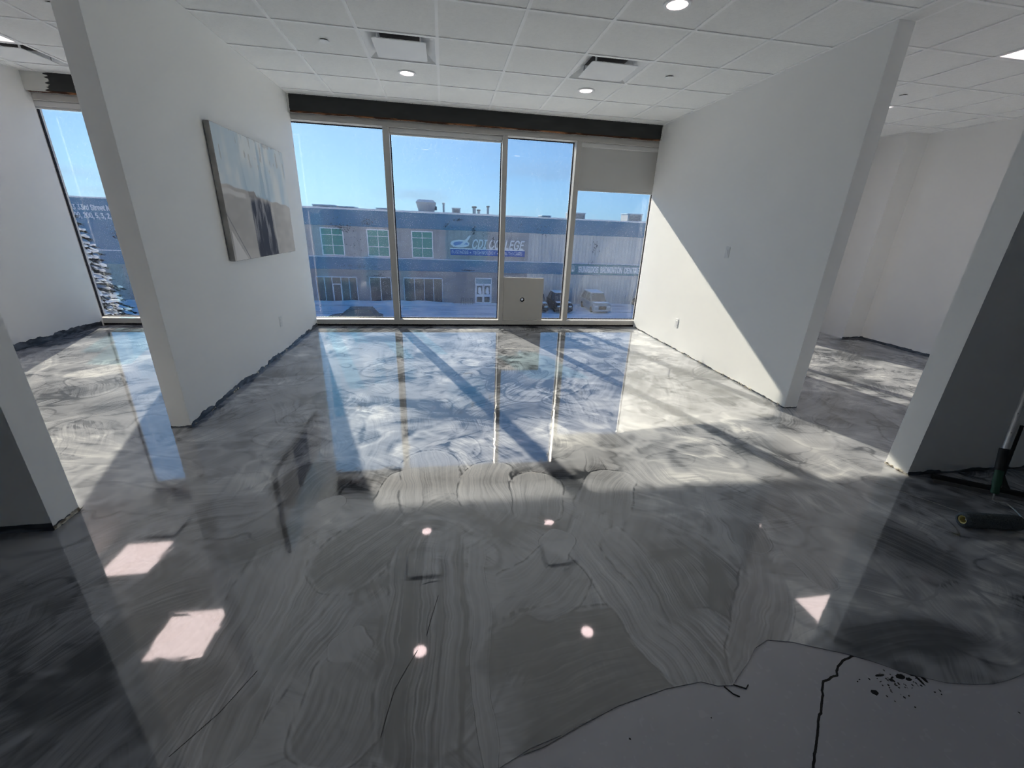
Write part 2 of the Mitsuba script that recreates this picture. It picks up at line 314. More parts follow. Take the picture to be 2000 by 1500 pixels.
put('ceiling__bulkhead', cat([bx(XL - PT, -1.83, CY1, PY, H, 3.0), bx(2.97, XR + PT, CY1, PY, H, 3.0), bx(-5.5, -1.83, -3.5, CY0, H, 2.80), bx(2.97, 7.5, -3.5, CY0, H, 2.80), bx(-1.83, 2.97, -3.5, 1.0, H, 2.80),
                               bx(XL - PT, XL, PY, 6.08, H, 3.0), bx(XR, XR + PT, PY, 6.08, H, 3.0)]), 'm_tile')

# ---- dark header boards between ceiling and windows
def header(key, x0, x1, label, torn):
    structure(key, bx(x0, x1, 6.05, 6.08, 2.612, H + 0.02), 'm_header', label)
    rnd = random.Random(len(key) + int(x0 * 10))
    n = 60; xs = np.linspace(x0 + .02, x1 - .02, n)
    lo = [2.600 - .006 * rnd.random() for _ in xs]
    poly = Polygon([(x, 2.612) for x in xs] + [(x, z) for x, z in zip(xs[::-1], lo)])
    mm = facing_camera(extrude(poly, 0.028)); mm.apply_translation((0, 6.08, 0))
    put(key + '__broken_edge', mm, 'm_rust'); labels[key + '__broken_edge'] = {'label': 'rusty orange-brown lower edge'}
    for (xa, xb, sgn) in torn:
        zs = np.linspace(2.60, H, 22)
        edge = [(xb + (rnd.uniform(-.16, .16) + .22 * math.sin(9 * z + 2)) * abs(xb - xa), z) for z in zs]
        q = Polygon([(xa, zs[0])] + edge + [(xa, zs[-1])]).buffer(0)
        mm = facing_camera(extrude(q, 0.004)); mm.apply_translation((0, 6.05, 0))
        k = put(key + '__torn_plaster', mm, 'm_plaster'); labels[k] = {'label': 'pale torn plaster at the end of the board'}
header('trim_1', -4.45, XL - PT, 'dark header board above the left-hand window, smeared with plaster at its left end', [(-4.45, -4.25, 1)])
header('trim_2', XL, XR, 'long dark header board above the main window', [(XL, XL + .022, 1), (XR, XR - .022, 1)])
header('trim_3', XR + PT, 6.08, 'dark header board above the right-hand window', [])

# ---- windows
FY0, FY1, GY = 6.11, 6.30, 6.245
ZS, ZH = 0.095, 2.53
def window(key, x0, x1, mullions, label):
    structure(key, None, None, label)
    put(key + '__head_rail', bevel(x0, x1, FY0, FY1, ZH, 2.60, .002), 'm_frame')
    put(key + '__sill_rail', bevel(x0, x1, FY0, FY1, 0.028, ZS, .002), 'm_frame')
    put(key + '__sill_shim', bx(x0, x1, FY0 + .03, FY1, -.003, 0.028), 'm_gasket')
    for xa, xb in [(x0, x0 + .030)] + mullions + [(x1 - .030, x1)]:
        put(key + ('__mullion' if (xa, xb) in mullions else '__jamb'), bevel(xa, xb, FY0, FY1, ZS, ZH, .002), 'm_frame')
    xs = [x0 + .030] + [v for ab in mullions for v in ab] + [x1 - .030]
    out = []
    for a, b in zip(xs[::2], xs[1::2]):
        put(key + '__gasket', cat([bx(a, a + .010, GY - .012, GY + .012, ZS, ZH), bx(b - .010, b, GY - .012, GY + .012, ZS, ZH), bx(a + .01, b - .01, GY - .012, GY + .012, ZH - .010, ZH), bx(a + .01, b - .01, GY - .012, GY + .012, ZS, ZS + .008)]), 'm_gasket')
        v = np.array([[a + .01, GY, ZS + .008], [b - .01, GY, ZS + .008], [b - .01, GY, ZH - .01], [a + .01, GY, ZH - .01]])
        put(key + '__pane', (v, np.array([[0, 1, 2], [0, 2, 3]])), 'm_glass')
        out.append((a, b))
    return out
w1 = window('window_1', -4.56, -1.909, [(-3.22, -3.14)], 'tall window of the left-hand room, seen past the partition')
w2 = window('window_2', -1.906, 3.055, [(-.735, -.657), (.787, .853), (1.790, 1.860)], 'main window wall of four tall panes in a grey metal frame')
w3 = window('window_3', 3.058, 6.08, [(3.35, 3.43), (4.88, 4.95)], 'window of the right-hand room, mostly hidden by the partition')
# left-over protective film and dried grime on the panes (room side)
def sheet(x0, x1, z0, z1, y):
    return (np.array([[x0, y, z0], [x1, y, z0], [x1, y, z1], [x0, y, z1]]), np.array([[0, 1, 2], [0, 2, 3]]))
film_rnd = random.Random(5)
def film(key, x0, x1, z0, z1, seed):
    r = random.Random(seed)
    pts = [(x0 + (x1 - x0) * t, z0 + r.uniform(-.012, .012)) for t in np.linspace(0, 1, 9)] + [(x1 + r.uniform(-.01, .01), z0 + (z1 - z0) * t) for t in np.linspace(.1, .9, 8)] \
        + [(x1 - (x1 - x0) * t, z1 + r.uniform(-.012, .012)) for t in np.linspace(0, 1, 9)] + [(x0 + r.uniform(-.01, .01), z1 - (z1 - z0) * t) for t in np.linspace(.1, .9, 8)]
    v, f = trimesh.creation.triangulate_polygon(Polygon(pts).buffer(0), engine='earcut')
    k = put(key + '__film_remnant', (np.column_stack([v[:, 0], np.full(len(v), GY - .003), v[:, 1]]), f), 'm_film')
    labels[k] = {'label': 'pale cyan remnant of protective film on the glass'}
for a in [(-1.74, -1.60, .12, 1.50, 1), (-1.45, -1.30, .12, .62, 2), (.02, .62, .95, 1.40, 4), (-.62, -.50, .2, .9, 5), (.30, .58, .86, 1.22, 6), (-1.10, -.93, .55, .98, 7)]: film('window_2', *a)
for a in [(-4.30, -4.12, .12, .80, 8), (-4.10, -3.7, .2, 1.05, 9)]: film('window_1', *a)
def grime(key, spots, seed):
    r = np.random.default_rng(seed); v, f = [], []
    for (cx, cz, sx, sz, n, size) in spots:
        for _ in range(n):
            x, z = cx + sx * r.normal() * .5, cz + sz * r.normal() * .5
            k = r.integers(5, 8); a0 = r.uniform(0, 6.28); s = size * r.uniform(.3, 1.3); st = r.uniform(.5, 2.2)
            b = len(v)
            for j in range(k):
                t = a0 + j * 2 * np.pi / k; q = s * r.uniform(.6, 1.2)
                v.append([x + q * st * math.cos(t), GY - .001, z + q * math.sin(t)])
            f += [[b, b + j, b + j + 1] for j in range(1, k - 1)]
    v, f = np.array(v), np.array(f)
    back = f[:, ::-1] + len(v)
    k = put(key + '__grime', (np.vstack([v, v + [0, .0008, 0]]), np.vstack([f, back])), 'm_grime')
    stuff(k, 'dark specks and streaks of dried grime on the glass')
grime('window_2', [(-1.36, 1.32, .16, .07, 150, .0045), (-1.02, 1.40, .10, .04, 90, .004), (-1.50, 1.42, .12, .10, 70, .003), (-1.20, 1.12, .10, .2, 60, .004), (-1.15, .82, .30, .04, 140, .0035), (-.95, .70, .14, .05, 90, .004),
                   (-1.30, .64, .35, .03, 90, .003), (.20, 1.48, .08, .02, 60, .004), (.42, 1.36, .03, .07, 70, .004), (.58, 1.32, .10, .08, 60, .003), (.34, .80, .10, .012, 90, .004), (.05, 1.40, .05, .05, 50, .004), (.60, .55, .3, .06, 70, .0025),
                   (.70, 1.22, .012, .07, 60, .004), (1.45, 1.40, .12, .09, 60, .004), (1.10, 1.44, .05, .05, 30, .003), (2.25, 1.18, .07, .10, 70, .005), (2.20, .95, .05, .05, 30, .004), (-1.7, .35, .1, .4, 50, .003), (2.1, .4, .25, .3, 60, .002)], 3)
grime('window_1', [(-4.10, 1.15, .06, .09, 60, .005), (-3.85, .95, .10, .05, 70, .005), (-4.15, .55, .1, .25, 60, .004)], 4)

# dust that the low sun lights up from behind: tiny specks of grit all over the panes
scene['m_dust'] = {'type': 'principledthin', 'base_color': col(0.80, 0.86, 0.92), 'roughness': 0.9, 'diff_trans': 1.3, 'spec_trans': 0.0}
def dust(key, panes, n, seed, size=.0017):
    r = np.random.default_rng(seed); area = sum(b - a for a, b in panes); out = []
    for a, b in panes:
        k = int(n * (b - a) / area * 1.9)
        x, z = r.uniform(a + .012, b - .012, k), r.uniform(ZS + .01, ZH - .012, k)
        w = meshkit.fbm(np.column_stack([x * 2.2, z * 1.6, x * 0]), 4, seed); streak = meshkit.fbm(np.column_stack([x * 14, z * .9, x * 0]), 2, seed + 3)
        keep = r.random(k) < np.clip(.20 + 1.5 * (w - .38) + .5 * (streak - .5), .06, 1) * np.where(z < 1.62 + .2 * (streak - .5), 1.0, .45)
        out.append(np.column_stack([x, z])[keep])
    c = np.vstack(out); t0 = r.uniform(0, 6.28, len(c)); s = size * r.uniform(.5, 1.3, len(c)); v = []
    for j in range(3):
        t = t0 + j * 2.0944; v.append(np.column_stack([c[:, 0] + s * np.cos(t), np.full(len(c), GY - .0015), c[:, 1] + s * np.sin(t)]))
    f = np.arange(len(c) * 3).reshape(3, -1).T
    k = put(key + '__dust', (np.vstack(v), f), 'm_dust'); stuff(k, 'fine dust on the panes, lit up by the low sun')
dust('window_2', w2, 110000, 21)
dust('window_1', w1[:1], 26000, 22)

# ---------------------------------------------------------------- ragged resin and torn drywall along the foot of the walls
def foot_strip(key, a, b, out, hmin, hmax, seed, mat='m_smear', step=.03, label='dark smeared resin along the foot of the wall', th=.003):
    """A thin ragged strip on the wall face from a to b (x, y), standing out by th along out."""
    r = random.Random(seed); a, b, out = np.array(a), np.array(b), np.array(out, float)
    L = np.linalg.norm(b - a); n = max(4, int(L / step)); h, hs = (hmin + hmax) / 2, []
    while len(hs) <= n:
        h = r.uniform(hmin, hmax)
        for _ in range(r.randint(1, 6)): hs.append(max(.002, h + r.uniform(-.2, .2) * (hmax - hmin)))
    s = np.linspace(0, L, n + 1)
    poly = Polygon([(0, -.002), (L, -.002)] + [(q, hs[k]) for k, q in reversed(list(enumerate(s)))]).buffer(0)
    m = extrude(poly, th); v = np.array(m.vertices); d = (b - a) / L
    m.vertices = np.column_stack([a[0] + d[0] * v[:, 0] + out[0] * v[:, 2], a[1] + d[1] * v[:, 0] + out[1] * v[:, 2], v[:, 1]])
    m.fix_normals()
    k = put(key, m, mat); labels[k] = {'label': label}
def foot_chips(key, a, b, out, n, hmax, seed):
    r = random.Random(seed); a, b, out = np.array(a), np.array(b), np.array(out, float); d = (b - a) / np.linalg.norm(b - a); ms = []
    for _ in range(n):
        t = r.random(); c = a + (b - a) * t; w, h = r.uniform(.006, .026), r.uniform(.004, hmax)
        q = trimesh.convex.convex_hull(np.array([[*(c + d * w * r.uniform(-1, 1) + out * r.uniform(.0, .007)), r.uniform(.0, 1) * h] for _ in range(9)]))
        ms.append(q)
    k = put(key, cat(ms), 'm_chip'); labels[k] = {'label': 'pale flakes of torn drywall along the foot of the wall', 'kind': 'stuff'}
foot_strip('wall_partition_left__resin_smear', (XL, PY), (XL, 6.09), (1, 0), .010, .048, 1)
foot_strip('wall_partition_left__resin_edge', (XL - PT, PY), (XL, PY), (0, -1), .003, .014, 2, step=.012)
foot_chips('wall_partition_left__drywall_flakes', (XL, PY + .02), (XL, 5.6), (1, 0), 26, .03, 3)
foot_strip('wall_partition_right__resin_smear', (XR, PY), (XR, 6.05), (-1, 0), .003, .018, 4)
foot_chips('wall_partition_right__drywall_flakes', (XR, PY + .05), (XR, 6.05), (-1, 0), 90, .022, 5)
foot_strip('wall_partition_right__resin_edge', (XR, PY), (XR + PT, PY), (0, -1), .002, .012, 6, step=.01)
foot_strip('wall_left__resin_smear', (-4.45, 2.1), (-4.45, 6.08), (1, 0), .055, .085, 7)
foot_strip('wall_corridor_left__resin_smear', (-4.0, CY0), (-1.83, CY0), (0, -1), .030, .045, 8)
foot_strip('wall_corridor_left__resin_edge', (-1.83, CY0), (-1.83, CY1), (1, 0), .012, .040, 9, step=.014)
foot_chips('wall_corridor_left__drywall_flakes', (-1.83, CY0), (-1.83, CY1), (1, 0), 26, .03, 10)
foot_strip('wall_corridor_right__resin_smear', (2.95, CY0), (5.5, CY0), (0, -1), .010, .035, 11)
foot_chips('wall_corridor_right__drywall_flakes', (2.95, CY0), (2.95, CY1), (-1, 0), 22, .022, 12)
foot_strip('wall_right__resin_smear', (6.40, 2.1), (6.40, 5.36), (-1, 0), .030, .045, 13)
foot_strip('wall_right__resin_edge', (6.08, 5.36), (6.40, 5.36), (0, -1), .020, .040, 14)

# bare patches where the resin drew back, crack and splashes in the primed floor
def blob(pts, ragged, seed, n=8):
    r = random.Random(seed); out = []
    for (x0, y0), (x1, y1) in zip(pts, pts[1:] + pts[:1]):
        for k in range(n): out.append((x0 + (x1 - x0) * k / n + r.uniform(-1, 1) * ragged, y0 + (y1 - y0) * k / n + r.uniform(-1, 1) * ragged))
    return Polygon(out).buffer(0)
def flat(key, poly, mat, z, th, label, kind=None):
    m = extrude(poly, th); m.apply_translation((0, 0, z))
    k = put(key, m, mat); labels[k] = {'label': label, **({'kind': kind} if kind else {})}
def disc(x, y, rx, ry, seed, n=26, rag=.12):
    r = random.Random(seed)
    return Polygon([(x + rx * math.cos(t) * (1 + r.uniform(-rag, rag)), y + ry * math.sin(t) * (1 + r.uniform(-rag, rag))) for t in np.linspace(0, 2 * math.pi, n, endpoint=False)])
crack = [(1.47, .845), (1.45, .84), (1.405, .832), (1.354, .813), (1.334, .797), (1.322, .785), (1.254, .772), (1.225, .745), (1.194, .715), (1.168, .69), (1.144, .676), (1.108, .645), (1.077, .615), (1.045, .588), (1.011, .56), (.96, .50), (.93, .44)]
rc = random.Random(2); cp = []
for a, b in zip(crack, crack[1:]):
    for k in range(3): cp.append((a[0] + (b[0] - a[0]) * k / 3 + rc.uniform(-.002, .002), a[1] + (b[1] - a[1]) * k / 3 + rc.uniform(-.002, .002)))
flat('floor__crack', LineString(cp).buffer(.0034), 'm_black', -.0034, .0008, 'black crack running through the grey primed floor')
rs = random.Random(3)
drops = [disc(1.40, .718, .013, .008, 1), disc(1.545, .752, .016, .009, 2), disc(1.50, .745, .008, .005, 3), disc(1.565, .74, .011, .006, 4), disc(1.60, .733, .005, .018, 5), disc(1.62, .735, .006, .014, 6), disc(1.475, .765, .02, .004, 7), disc(1.595, .752, .012, .005, 8)]
drops += [disc(rs.gauss(1.51, .06), rs.gauss(.735, .022), rs.uniform(.001, .004), rs.uniform(.001, .004), 30 + k, 8) for k in range(60)] + [disc(.52, .70, .003, .003, 90, 8), disc(.80, .72, .002, .002, 91, 8), disc(1.49, .66, .004, .002, 92, 8), disc(1.82, .60, .003, .003, 93, 8)]
flat('floor__black_splashes', unary_union(drops), 'm_black', -.0034, .0008, 'black splashes of resin on the primed floor', 'stuff')
lines = [[(-.12, 1.055), (-.15, 1.0), (-.185, .93), (-.20, .86), (-.21, .80)], [(-.05, 1.28), (-.075, 1.18), (-.09, 1.11)], [(-.78, .83), (-.70, .93), (-.64, 1.05)], [(.90, .80), (.915, .775), (.93, .765)], [(.935, .802), (.97, .785), (.985, .795)], [(.56, 1.40), (.66, 1.20), (.76, 1.0), (.78, .93)]]
flat('floor__dark_thread', unary_union([LineString(q).buffer(.0014) for q in lines[:5]]), 'm_black', -.0022, .0024, 'thin dark threads in the resin', 'stuff')
flat('floor__pale_ridge', unary_union([LineString([(.20, .705), (.26, .715), (.341, .74), (.42, .765)]).buffer(.0016), LineString([(2.64, 1.82), (2.80, 1.60), (2.99, 1.31), (3.2, 1.05)]).buffer(.003)]), 'm_pale_line', -.002, .0026, 'pale ridges at the rim of the resin', 'stuff')

# ---------------------------------------------------------------- ceiling fixtures
plain('m_lamp_off', (.8, .8, .8), .5)
def downlight(x, y, label):
    k = thing('downlight', label, 'downlight', 'round downlights in the main ceiling')
    put(k + '__trim_ring', mv(lathe([(.066, H + .008), (.066, H - .001), (.084, H - .003), (.088, H), (.088, H + .006)], 40), x, y), 'm_fixture', 40)
    m = mv(lathe([(0.0001, H + .003), (.0665, H + .003), (.0665, H + .0045), (0.0001, H + .0045)], 40), x, y)
    put(k + '__lens', {**mikit.ply(m, 'm_lamp_off'), 'emitter': {'type': 'area', 'radiance': col(2.3, 1.75, 1.72)}}, None)
def mv(m, x=0, y=0, z=0):
    m = m.copy(); m.apply_translation((x, y, z)); return m
downlight(MX + 1.5 * TS, MY + 1.5 * TS, 'lit round downlight in the tile in front of the left square air diffuser')
downlight(MX + 4.5 * TS, MY + 1.5 * TS, 'lit round downlight in the tile in front of the right square air diffuser')
downlight(MX + 1.5 * TS, MY - 1.5 * TS, 'lit round downlight above the picture, seen only as a round spot mirrored in the floor')
downlight(MX + 4.5 * TS, MY - 1.5 * TS, 'large lit round downlight cut by the top edge of the picture')
def diffuser(c, label):
    x, y = c; k = thing('air_diffuser', label, 'air diffuser', 'square ceiling air diffusers')
    s = TS / 2 - .006
    # a pan that slopes up from the tees to a dark throat, and a flat plaque hung below it
    o, i, zt = s - .012, .17, H + .08
    v = np.array([[a * o, b * o, H + .004] for a, b in ((-1, -1), (1, -1), (1, 1), (-1, 1))] + [[a * i, b * i, zt] for a, b in ((-1, -1), (1, -1), (1, 1), (-1, 1))])
    f = []
    for q in range(4):
        w = (q + 1) % 4; f += [[q, q + 4, w + 4], [q, w + 4, w]]
    pan = trimesh.Trimesh(np.vstack([v, v + [0, 0, .004]]), np.vstack([np.array(f), np.array(f)[:, ::-1] + 8]), process=False)
    put(k + '__pan', mv(pan, x, y), 'm_fixture')
    put(k + '__throat', mv(bx(-i, i, -i, i, zt, zt + .01), x, y), 'm_fixture_dark')
    put(k + '__rim', mv(cat([bx(-s, s, -s, -s + .014, H + .001, H + .005), bx(-s, s, s - .014, s, H + .001, H + .005), bx(-s, -s + .014, -s + .014, s - .014, H + .001, H + .005), bx(s - .014, s, -s + .014, s - .014, H + .001, H + .005)]), x, y), 'm_fixture')
    pl = extrude(sbox(-.192, -.192, .192, .192).buffer(.02, quad_segs=6), .006)
    put(k + '__plaque', mv(pl, x, y, H - .010), 'm_fixture')
    for a in (-1, 1):
        for b in (-1, 1): put(k + '__hanger', mv(bx(a * .17 - .006, a * .17 + .006, b * .17 - .006, b * .17 + .006, H - .004, zt), x, y), 'm_fixture')
diffuser(D1, 'square white air diffuser in the ceiling, above the second window pane from the left')
diffuser(D2, 'square white air diffuser in the ceiling, nearer the right-hand partition')
diffuser(D3, 'square air diffuser in the ceiling of the left-hand room, cut by the left edge')
def sprinkler(x, y, label):
    k = thing('sprinkler_cap', label, 'sprinkler cap', 'round sprinkler caps in the ceiling')
    put(k + '__cover_plate', mv(lathe([(.0001, H - .005), (.036, H - .005), (.040, H - .003), (.040, H - .001), (.0001, H - .001)], 32), x, y), 'm_fixture', 40)
    put(k + '__collar', mv(lathe([(.030, H - .001), (.030, H + .01), (.0001, H + .01)], 24), x, y), 'm_fixture_dark', 40)
sprinkler(MX + .5 * TS, MY + .5 * TS, 'round sprinkler cap in the tile left of the left air diffuser')
sprinkler(MX + 5.5 * TS, MY + .5 * TS, 'round sprinkler cap in the tile right of the right air diffuser')
sprinkler(RX + 1.5 * TS, RY + 1.5 * TS, 'round sprinkler cap in the ceiling of the right-hand room')
sprinkler(-2.74, 4.20, 'round sprinkler cap in the ceiling of the left-hand room, by the partition')
def light_panel(c, label):
    x, y = c; k = thing('ceiling_light', label, 'ceiling light', 'square ceiling light panels'); s = TS / 2 - .008
    put(k + '__frame', mv(cat([bx(-s, s, -s, -s + .0145, H + .001, H + .02), bx(-s, s, s - .025, s, H + .001, H + .02), bx(-s, -s + .0145, -s + .0145, s - .025, H + .001, H + .02), bx(s - .025, s, -s + .0145, s - .025, H + .001, H + .02)]), x, y), 'm_fixture')
    put(k + '__diffuser', {**mikit.ply(mv(bx(-s + .0145, s - .025, -s + .0145, s - .025, H + .006, H + .012), x, y), 'm_lamp_off'), 'emitter': {'type': 'area', 'radiance': col(1.5, 1.2, 1.14)}}, None)
light_panel(P1, 'warm square ceiling light panel at the right edge of the picture')
light_panel(P2, 'warm square ceiling light panel, a sliver showing beside the right-hand partition')
light_panel(P3, 'warm square ceiling light panel at the left edge, next to an air diffuser')
light_panel(P4, 'warm square ceiling light panel behind the left-hand partition, seen only mirrored in the floor')

# ---------------------------------------------------------------- blinds
def blind(x0, x1, zb, label, hem=.055):
    k = thing('roller_blind', label, 'roller blind', 'grey roller blinds')
    put(k + '__cassette', bevel(x0, x1, 6.150, 6.215, 2.475, ZH, .006), 'm_blind_hem')
    if zb < 2.45:
        put(k + '__fabric', bx(x0 + .008, x1 - .008, 6.186, 6.188, zb + .02, 2.48), 'm_blind')
        put(k + '__hem_bar', bevel(x0 + .008, x1 - .008, 6.180, 6.194, zb, zb + .024, .003), 'm_blind')
    else:
        put(k + '__fabric', bevel(x0 + .008, x1 - .008, 6.160, 6.200, zb, 2.475, .004), 'm_blind')
blind(*w2[1], 2.455, 'grey roller blind rolled up at the top of the second main pane from the left')
blind(*w2[3], 1.935, 'grey roller blind drawn partly down over the rightmost main pane')
blind(*w1[0], 2.455, 'grey roller blind rolled up at the top of the left-hand room window')
blind(*w1[1], .10, 'grey roller blind drawn right down beside the left-hand partition')
blind(*w3[2], .10, 'grey roller blind drawn right down, a narrow strip showing past the right-hand partition')

# ---------------------------------------------------------------- painting, switch, outlets, board with hole
def painting_front(p, n, uv):
    u = (p.y - 3.94) / 1.54; v = (p.z - 1.045) / 1.04
    g = fbm(u * 9, v * 3.2, 1.0, 3); d = fbm(u * 22, v * 2.4, 4.0, 3); fine = fbm(u * 60, v * 8, 2.0, 2)
    c = mix((0.66, 0.76, 0.83), (0.86, 0.89, 0.89), smoothstep(0.3, 0.75, g))
    mid = smoothstep(.22, .34, u) * (1 - smoothstep(.60, .74, u))
    c = mix(c, (0.46, 0.59, 0.69), mid * smoothstep(0.40, 0.62, d) * .75)
    spots = smoothstep(.78, .84, noise(u * 34, v * 13, 8.0)) * smoothstep(.72, .80, v)
    c = mix(c, (0.42, 0.36, 0.30), spots * .35)
    edge = .585 - .07 * u + .02 * (noise(u * 12, 0.0, 3.0) - .5) - .045 * smoothstep(.40, .44, u)
    ground = 1 - smoothstep(-.004, .012, v - edge)
    sand = mix((0.52, 0.49, 0.46), (0.68, 0.64, 0.60), smoothstep(.25, .8, fbm(u * 5, v * 7, 6.0, 3)))
    c = mix(c, sand, ground)
    c = mix(c, (0.74, 0.71, 0.68), ground * (1 - smoothstep(.01, .03, dr.abs(v - edge + .045))) * (1 - smoothstep(.25, .3, u)))
    c = mix(c, (0.30, 0.28, 0.27), ground * smoothstep(.31, .33, u) * (1 - smoothstep(.44, .46, u)) * smoothstep(.50, .52, v) * .75)
    fig = smoothstep(.325, .345, u + .02 * (d - .5)) * (1 - smoothstep(.62, .66, u + .05 * (fine - .5) + .05 * (v - .3)))
    dark = mix((0.03, 0.035, 0.06), (0.34, 0.33, 0.35), smoothstep(.48, .82, fbm(u * 30, v * 4.5, 9.0, 3)))
    c = mix(c, dark, fig * (1 - smoothstep(.46, .54, v + .05 * (d - .5))) * .93)
    st = (1 - smoothstep(.004, .02, dr.abs(u - .655 - .04 * (.4 - v)))) * (1 - smoothstep(.35, .5, v))
    c = mix(c, (0.78, 0.77, 0.75), st * .8 * (fig + .3))
    tri = smoothstep(.02, .03, u) * (1 - smoothstep(-.004, .006, u + v * .62 - .175))
    c = mix(c, (0.84, 0.80, 0.76), tri)
    c = mix(c, (0.24, 0.23, 0.24), (1 - smoothstep(.002, .010, dr.abs(u + v * .55 - .205))) * ground * .6)
    return c
textured('m_painting', painting_front, 0.6, 0.25)
def canvas_edge(p, n, uv):
    g = fbm(p.y * 6, p.z * 7, p.x * 6, 3)
    return mix((0.24, 0.235, 0.23), (0.50, 0.48, 0.46), smoothstep(.25, .75, g))
textured('m_canvas_edge', canvas_edge, 0.7, 0.2)
k = thing('canvas_painting', 'abstract canvas painting in pale blue, beige and black, hanging on the left-hand partition', 'painting')
y0, y1, z0, z1 = 3.945, 5.475, 1.05, 2.085
tilt = trimesh.transformations.rotation_matrix(0.0, [0, 1, 0])
put(k + '__stretcher', bevel(XL + .006, XL + .048, y0, y1, z0, z1, .003), 'm_canvas_edge')
put(k + '__canvas', bx(XL + .048, XL + .0495, y0 + .003, y1 - .003, z0 + .003, z1 - .003), 'm_painting')
put(k + '__hanging_cleat', bx(XL, XL + .006, 4.4, 5.0, 1.95, 1.98), 'm_canvas_edge')
def plate(key, face_x, y, z, out, label, category, kind):
    k = thing(key, label, category); s = out
    X = lambda a, b: sorted((face_x + s * a, face_x + s * b))
    put(k + '__cover_plate', bevel(*X(0, .006), y - .036, y + .036, z - .058, z + .058, .003), 'm_plate')
    if kind == 'switch':
        put(k + '__rocker_frame', bevel(*X(.005, .0075), y - .018, y + .018, z - .034, z + .034, .001), 'm_fixture')
        m = bevel(*X(.006, .012), y - .0155, y + .0155, z - .031, z + .031, .002)
        m.apply_transform(trimesh.transformations.rotation_matrix(.10 * s, [0, 1, 0], [face_x + s * .008, y, z]))
        put(k + '__rocker', m, 'm_plate')
    else:
        put(k + '__receptacle', bevel(*X(.005, .0085), y - .017, y + .017, z - .034, z + .034, .002), 'm_fixture')
        for zz in (z - .018, z + .018):
            for yy in (y - .006, y + .006): put(k + '__slot', bx(*X(.0082, .0088), yy - .001, yy + .001, zz - .005, zz + .005), 'm_slot')
    for zz in (z - .048, z + .048): put(k + '__screw', mv(bx(*X(.0055, .0068), -.003, .003, -.003, .003), 0, y, zz), 'm_tee')
plate('light_switch', XR, 4.163, 1.253, -1, 'white light switch on the right-hand partition, above the sunlit triangle', 'light switch', 'switch')
plate('wall_outlet', XR, 4.874, .336, -1, 'white wall outlet in the sunlit triangle of the right-hand partition', 'wall outlet', 'outlet')
plate('wall_outlet', XL, 4.819, .344, 1, 'white wall outlet low on the left-hand partition, below the painting', 'wall outlet', 'outlet')

plain('m_board', (0.53, 0.515, 0.49), 0.75, 0.2)
k = thing('drywall_board', 'square grey board with a round hole, standing on the sill against the window', 'board')
bo = sbox(.860, ZS, 1.462, .722).buffer(-.010).buffer(.010, quad_segs=4).difference(Point(1.147, .405).buffer(.024, quad_segs=10))
m = facing_camera(extrude(bo, .030)); m.apply_translation((0, 6.165, 0))
put(k + '__panel', m, 'm_board')
m = lathe([(.0205, -.03), (.0205, .006), (.030, .006), (.030, .0), (.0238, .0), (.0238, -.03), (.0205, -.03)], 28)
m.apply_transform(trimesh.transformations.rotation_matrix(math.pi / 2, [1, 0, 0])); m.apply_translation((1.147, 6.135, .405))
put(k + '__grommet', m, 'm_plate', 40); labels[k + '__grommet'] = {'label': 'white ring lining the hole'}

# ---------------------------------------------------------------- roller and squeegee at the lower right
def nap(p, n, uv):
    g = noise(p.x * 240, p.y * 240, p.z * 240)
    return mix((0.035, 0.042, 0.046), (0.10, 0.115, 0.12), g)
textured('m_nap', nap, 0.55, 0.3)
plain('m_core', (0.50, 0.42, 0.16), 0.6, 0.3)
plain('m_wire', (0.55, 0.56, 0.55), 0.25, 0.5, metallic=1.0)
plain('m_grip_green', (0.022, 0.075, 0.045), 0.45, 0.4)
plain('m_grip_black', (0.015, 0.016, 0.017), 0.5, 0.35)
plain('m_pole', (0.72, 0.72, 0.74), 0.28, 0.5, metallic=0.6)
plain('m_red', (0.16, 0.015, 0.02), 0.45, 0.4)
k = thing('paint_roller', 'paint roller with a dark sleeve, its long silver pole leaning on the right-hand wall', 'paint roller')
A, B = np.array([2.715, 1.405, .040]), np.array([3.005, 1.345, .040]); ax = (B - A) / np.linalg.norm(B - A)
def along(profile, a, d, sections=28):
    m = lathe(profile, sections); z = np.array([0, 0, 1.0]); M = np.eye(4)
    M[:3, :3] = trimesh.geometry.align_vectors(z, d)[:3, :3]; M[:3, 3] = a
    m.apply_transform(M); return m
L = np.linalg.norm(B - A)
m = along([(.022, .004), (.024, 0), (.037, .004), (.040, .012)] + [(.040, t) for t in np.linspace(.03, L - .03, 12)] + [(.040, L - .012), (.037, L - .004), (.024, L), (.022, L - .004), (.022, .004)], A, ax, 40)
m.vertices += m.vertex_normals * (meshkit.noise(np.array(m.vertices) * 160)[:, None] - .5) * .003
put(k + '__sleeve', m, 'm_nap', 50); labels[k + '__sleeve'] = {'label': 'dark grey sleeve wet with resin'}
put(k + '__sleeve_core', along([(.016, .006), (.022, .002), (.022, L - .002), (.016, L - .006), (.016, .006)], A, ax), 'm_core', 40); labels[k + '__sleeve_core'] = {'label': 'yellowish cardboard core'}
H0 = np.array([3.045, 1.505, .115]); H1 = np.array([3.09, 1.575, .345]); d = (H1 - H0) / np.linalg.norm(H1 - H0)
wire = [A + ax * .02, B, B + ax * .035, B + ax * .045 + [0, .02, .012], [3.10, 1.43, .055], [3.10, 1.47, .066], [3.06, 1.49, .068], [3.038, 1.495, .078], H0]
put(k + '__wire_frame', tube(wire, .0042, 10), 'm_wire', 50)
put(k + '__grip', along([(.0001, -.005), (.014, -.005), (.018, .004), (.016, .03), (.020, .06), (.018, .10), (.019, .14), (.0001, .14)], H0, d, 20), 'm_grip_green', 40); labels[k + '__grip'] = {'label': 'dark green grip'}
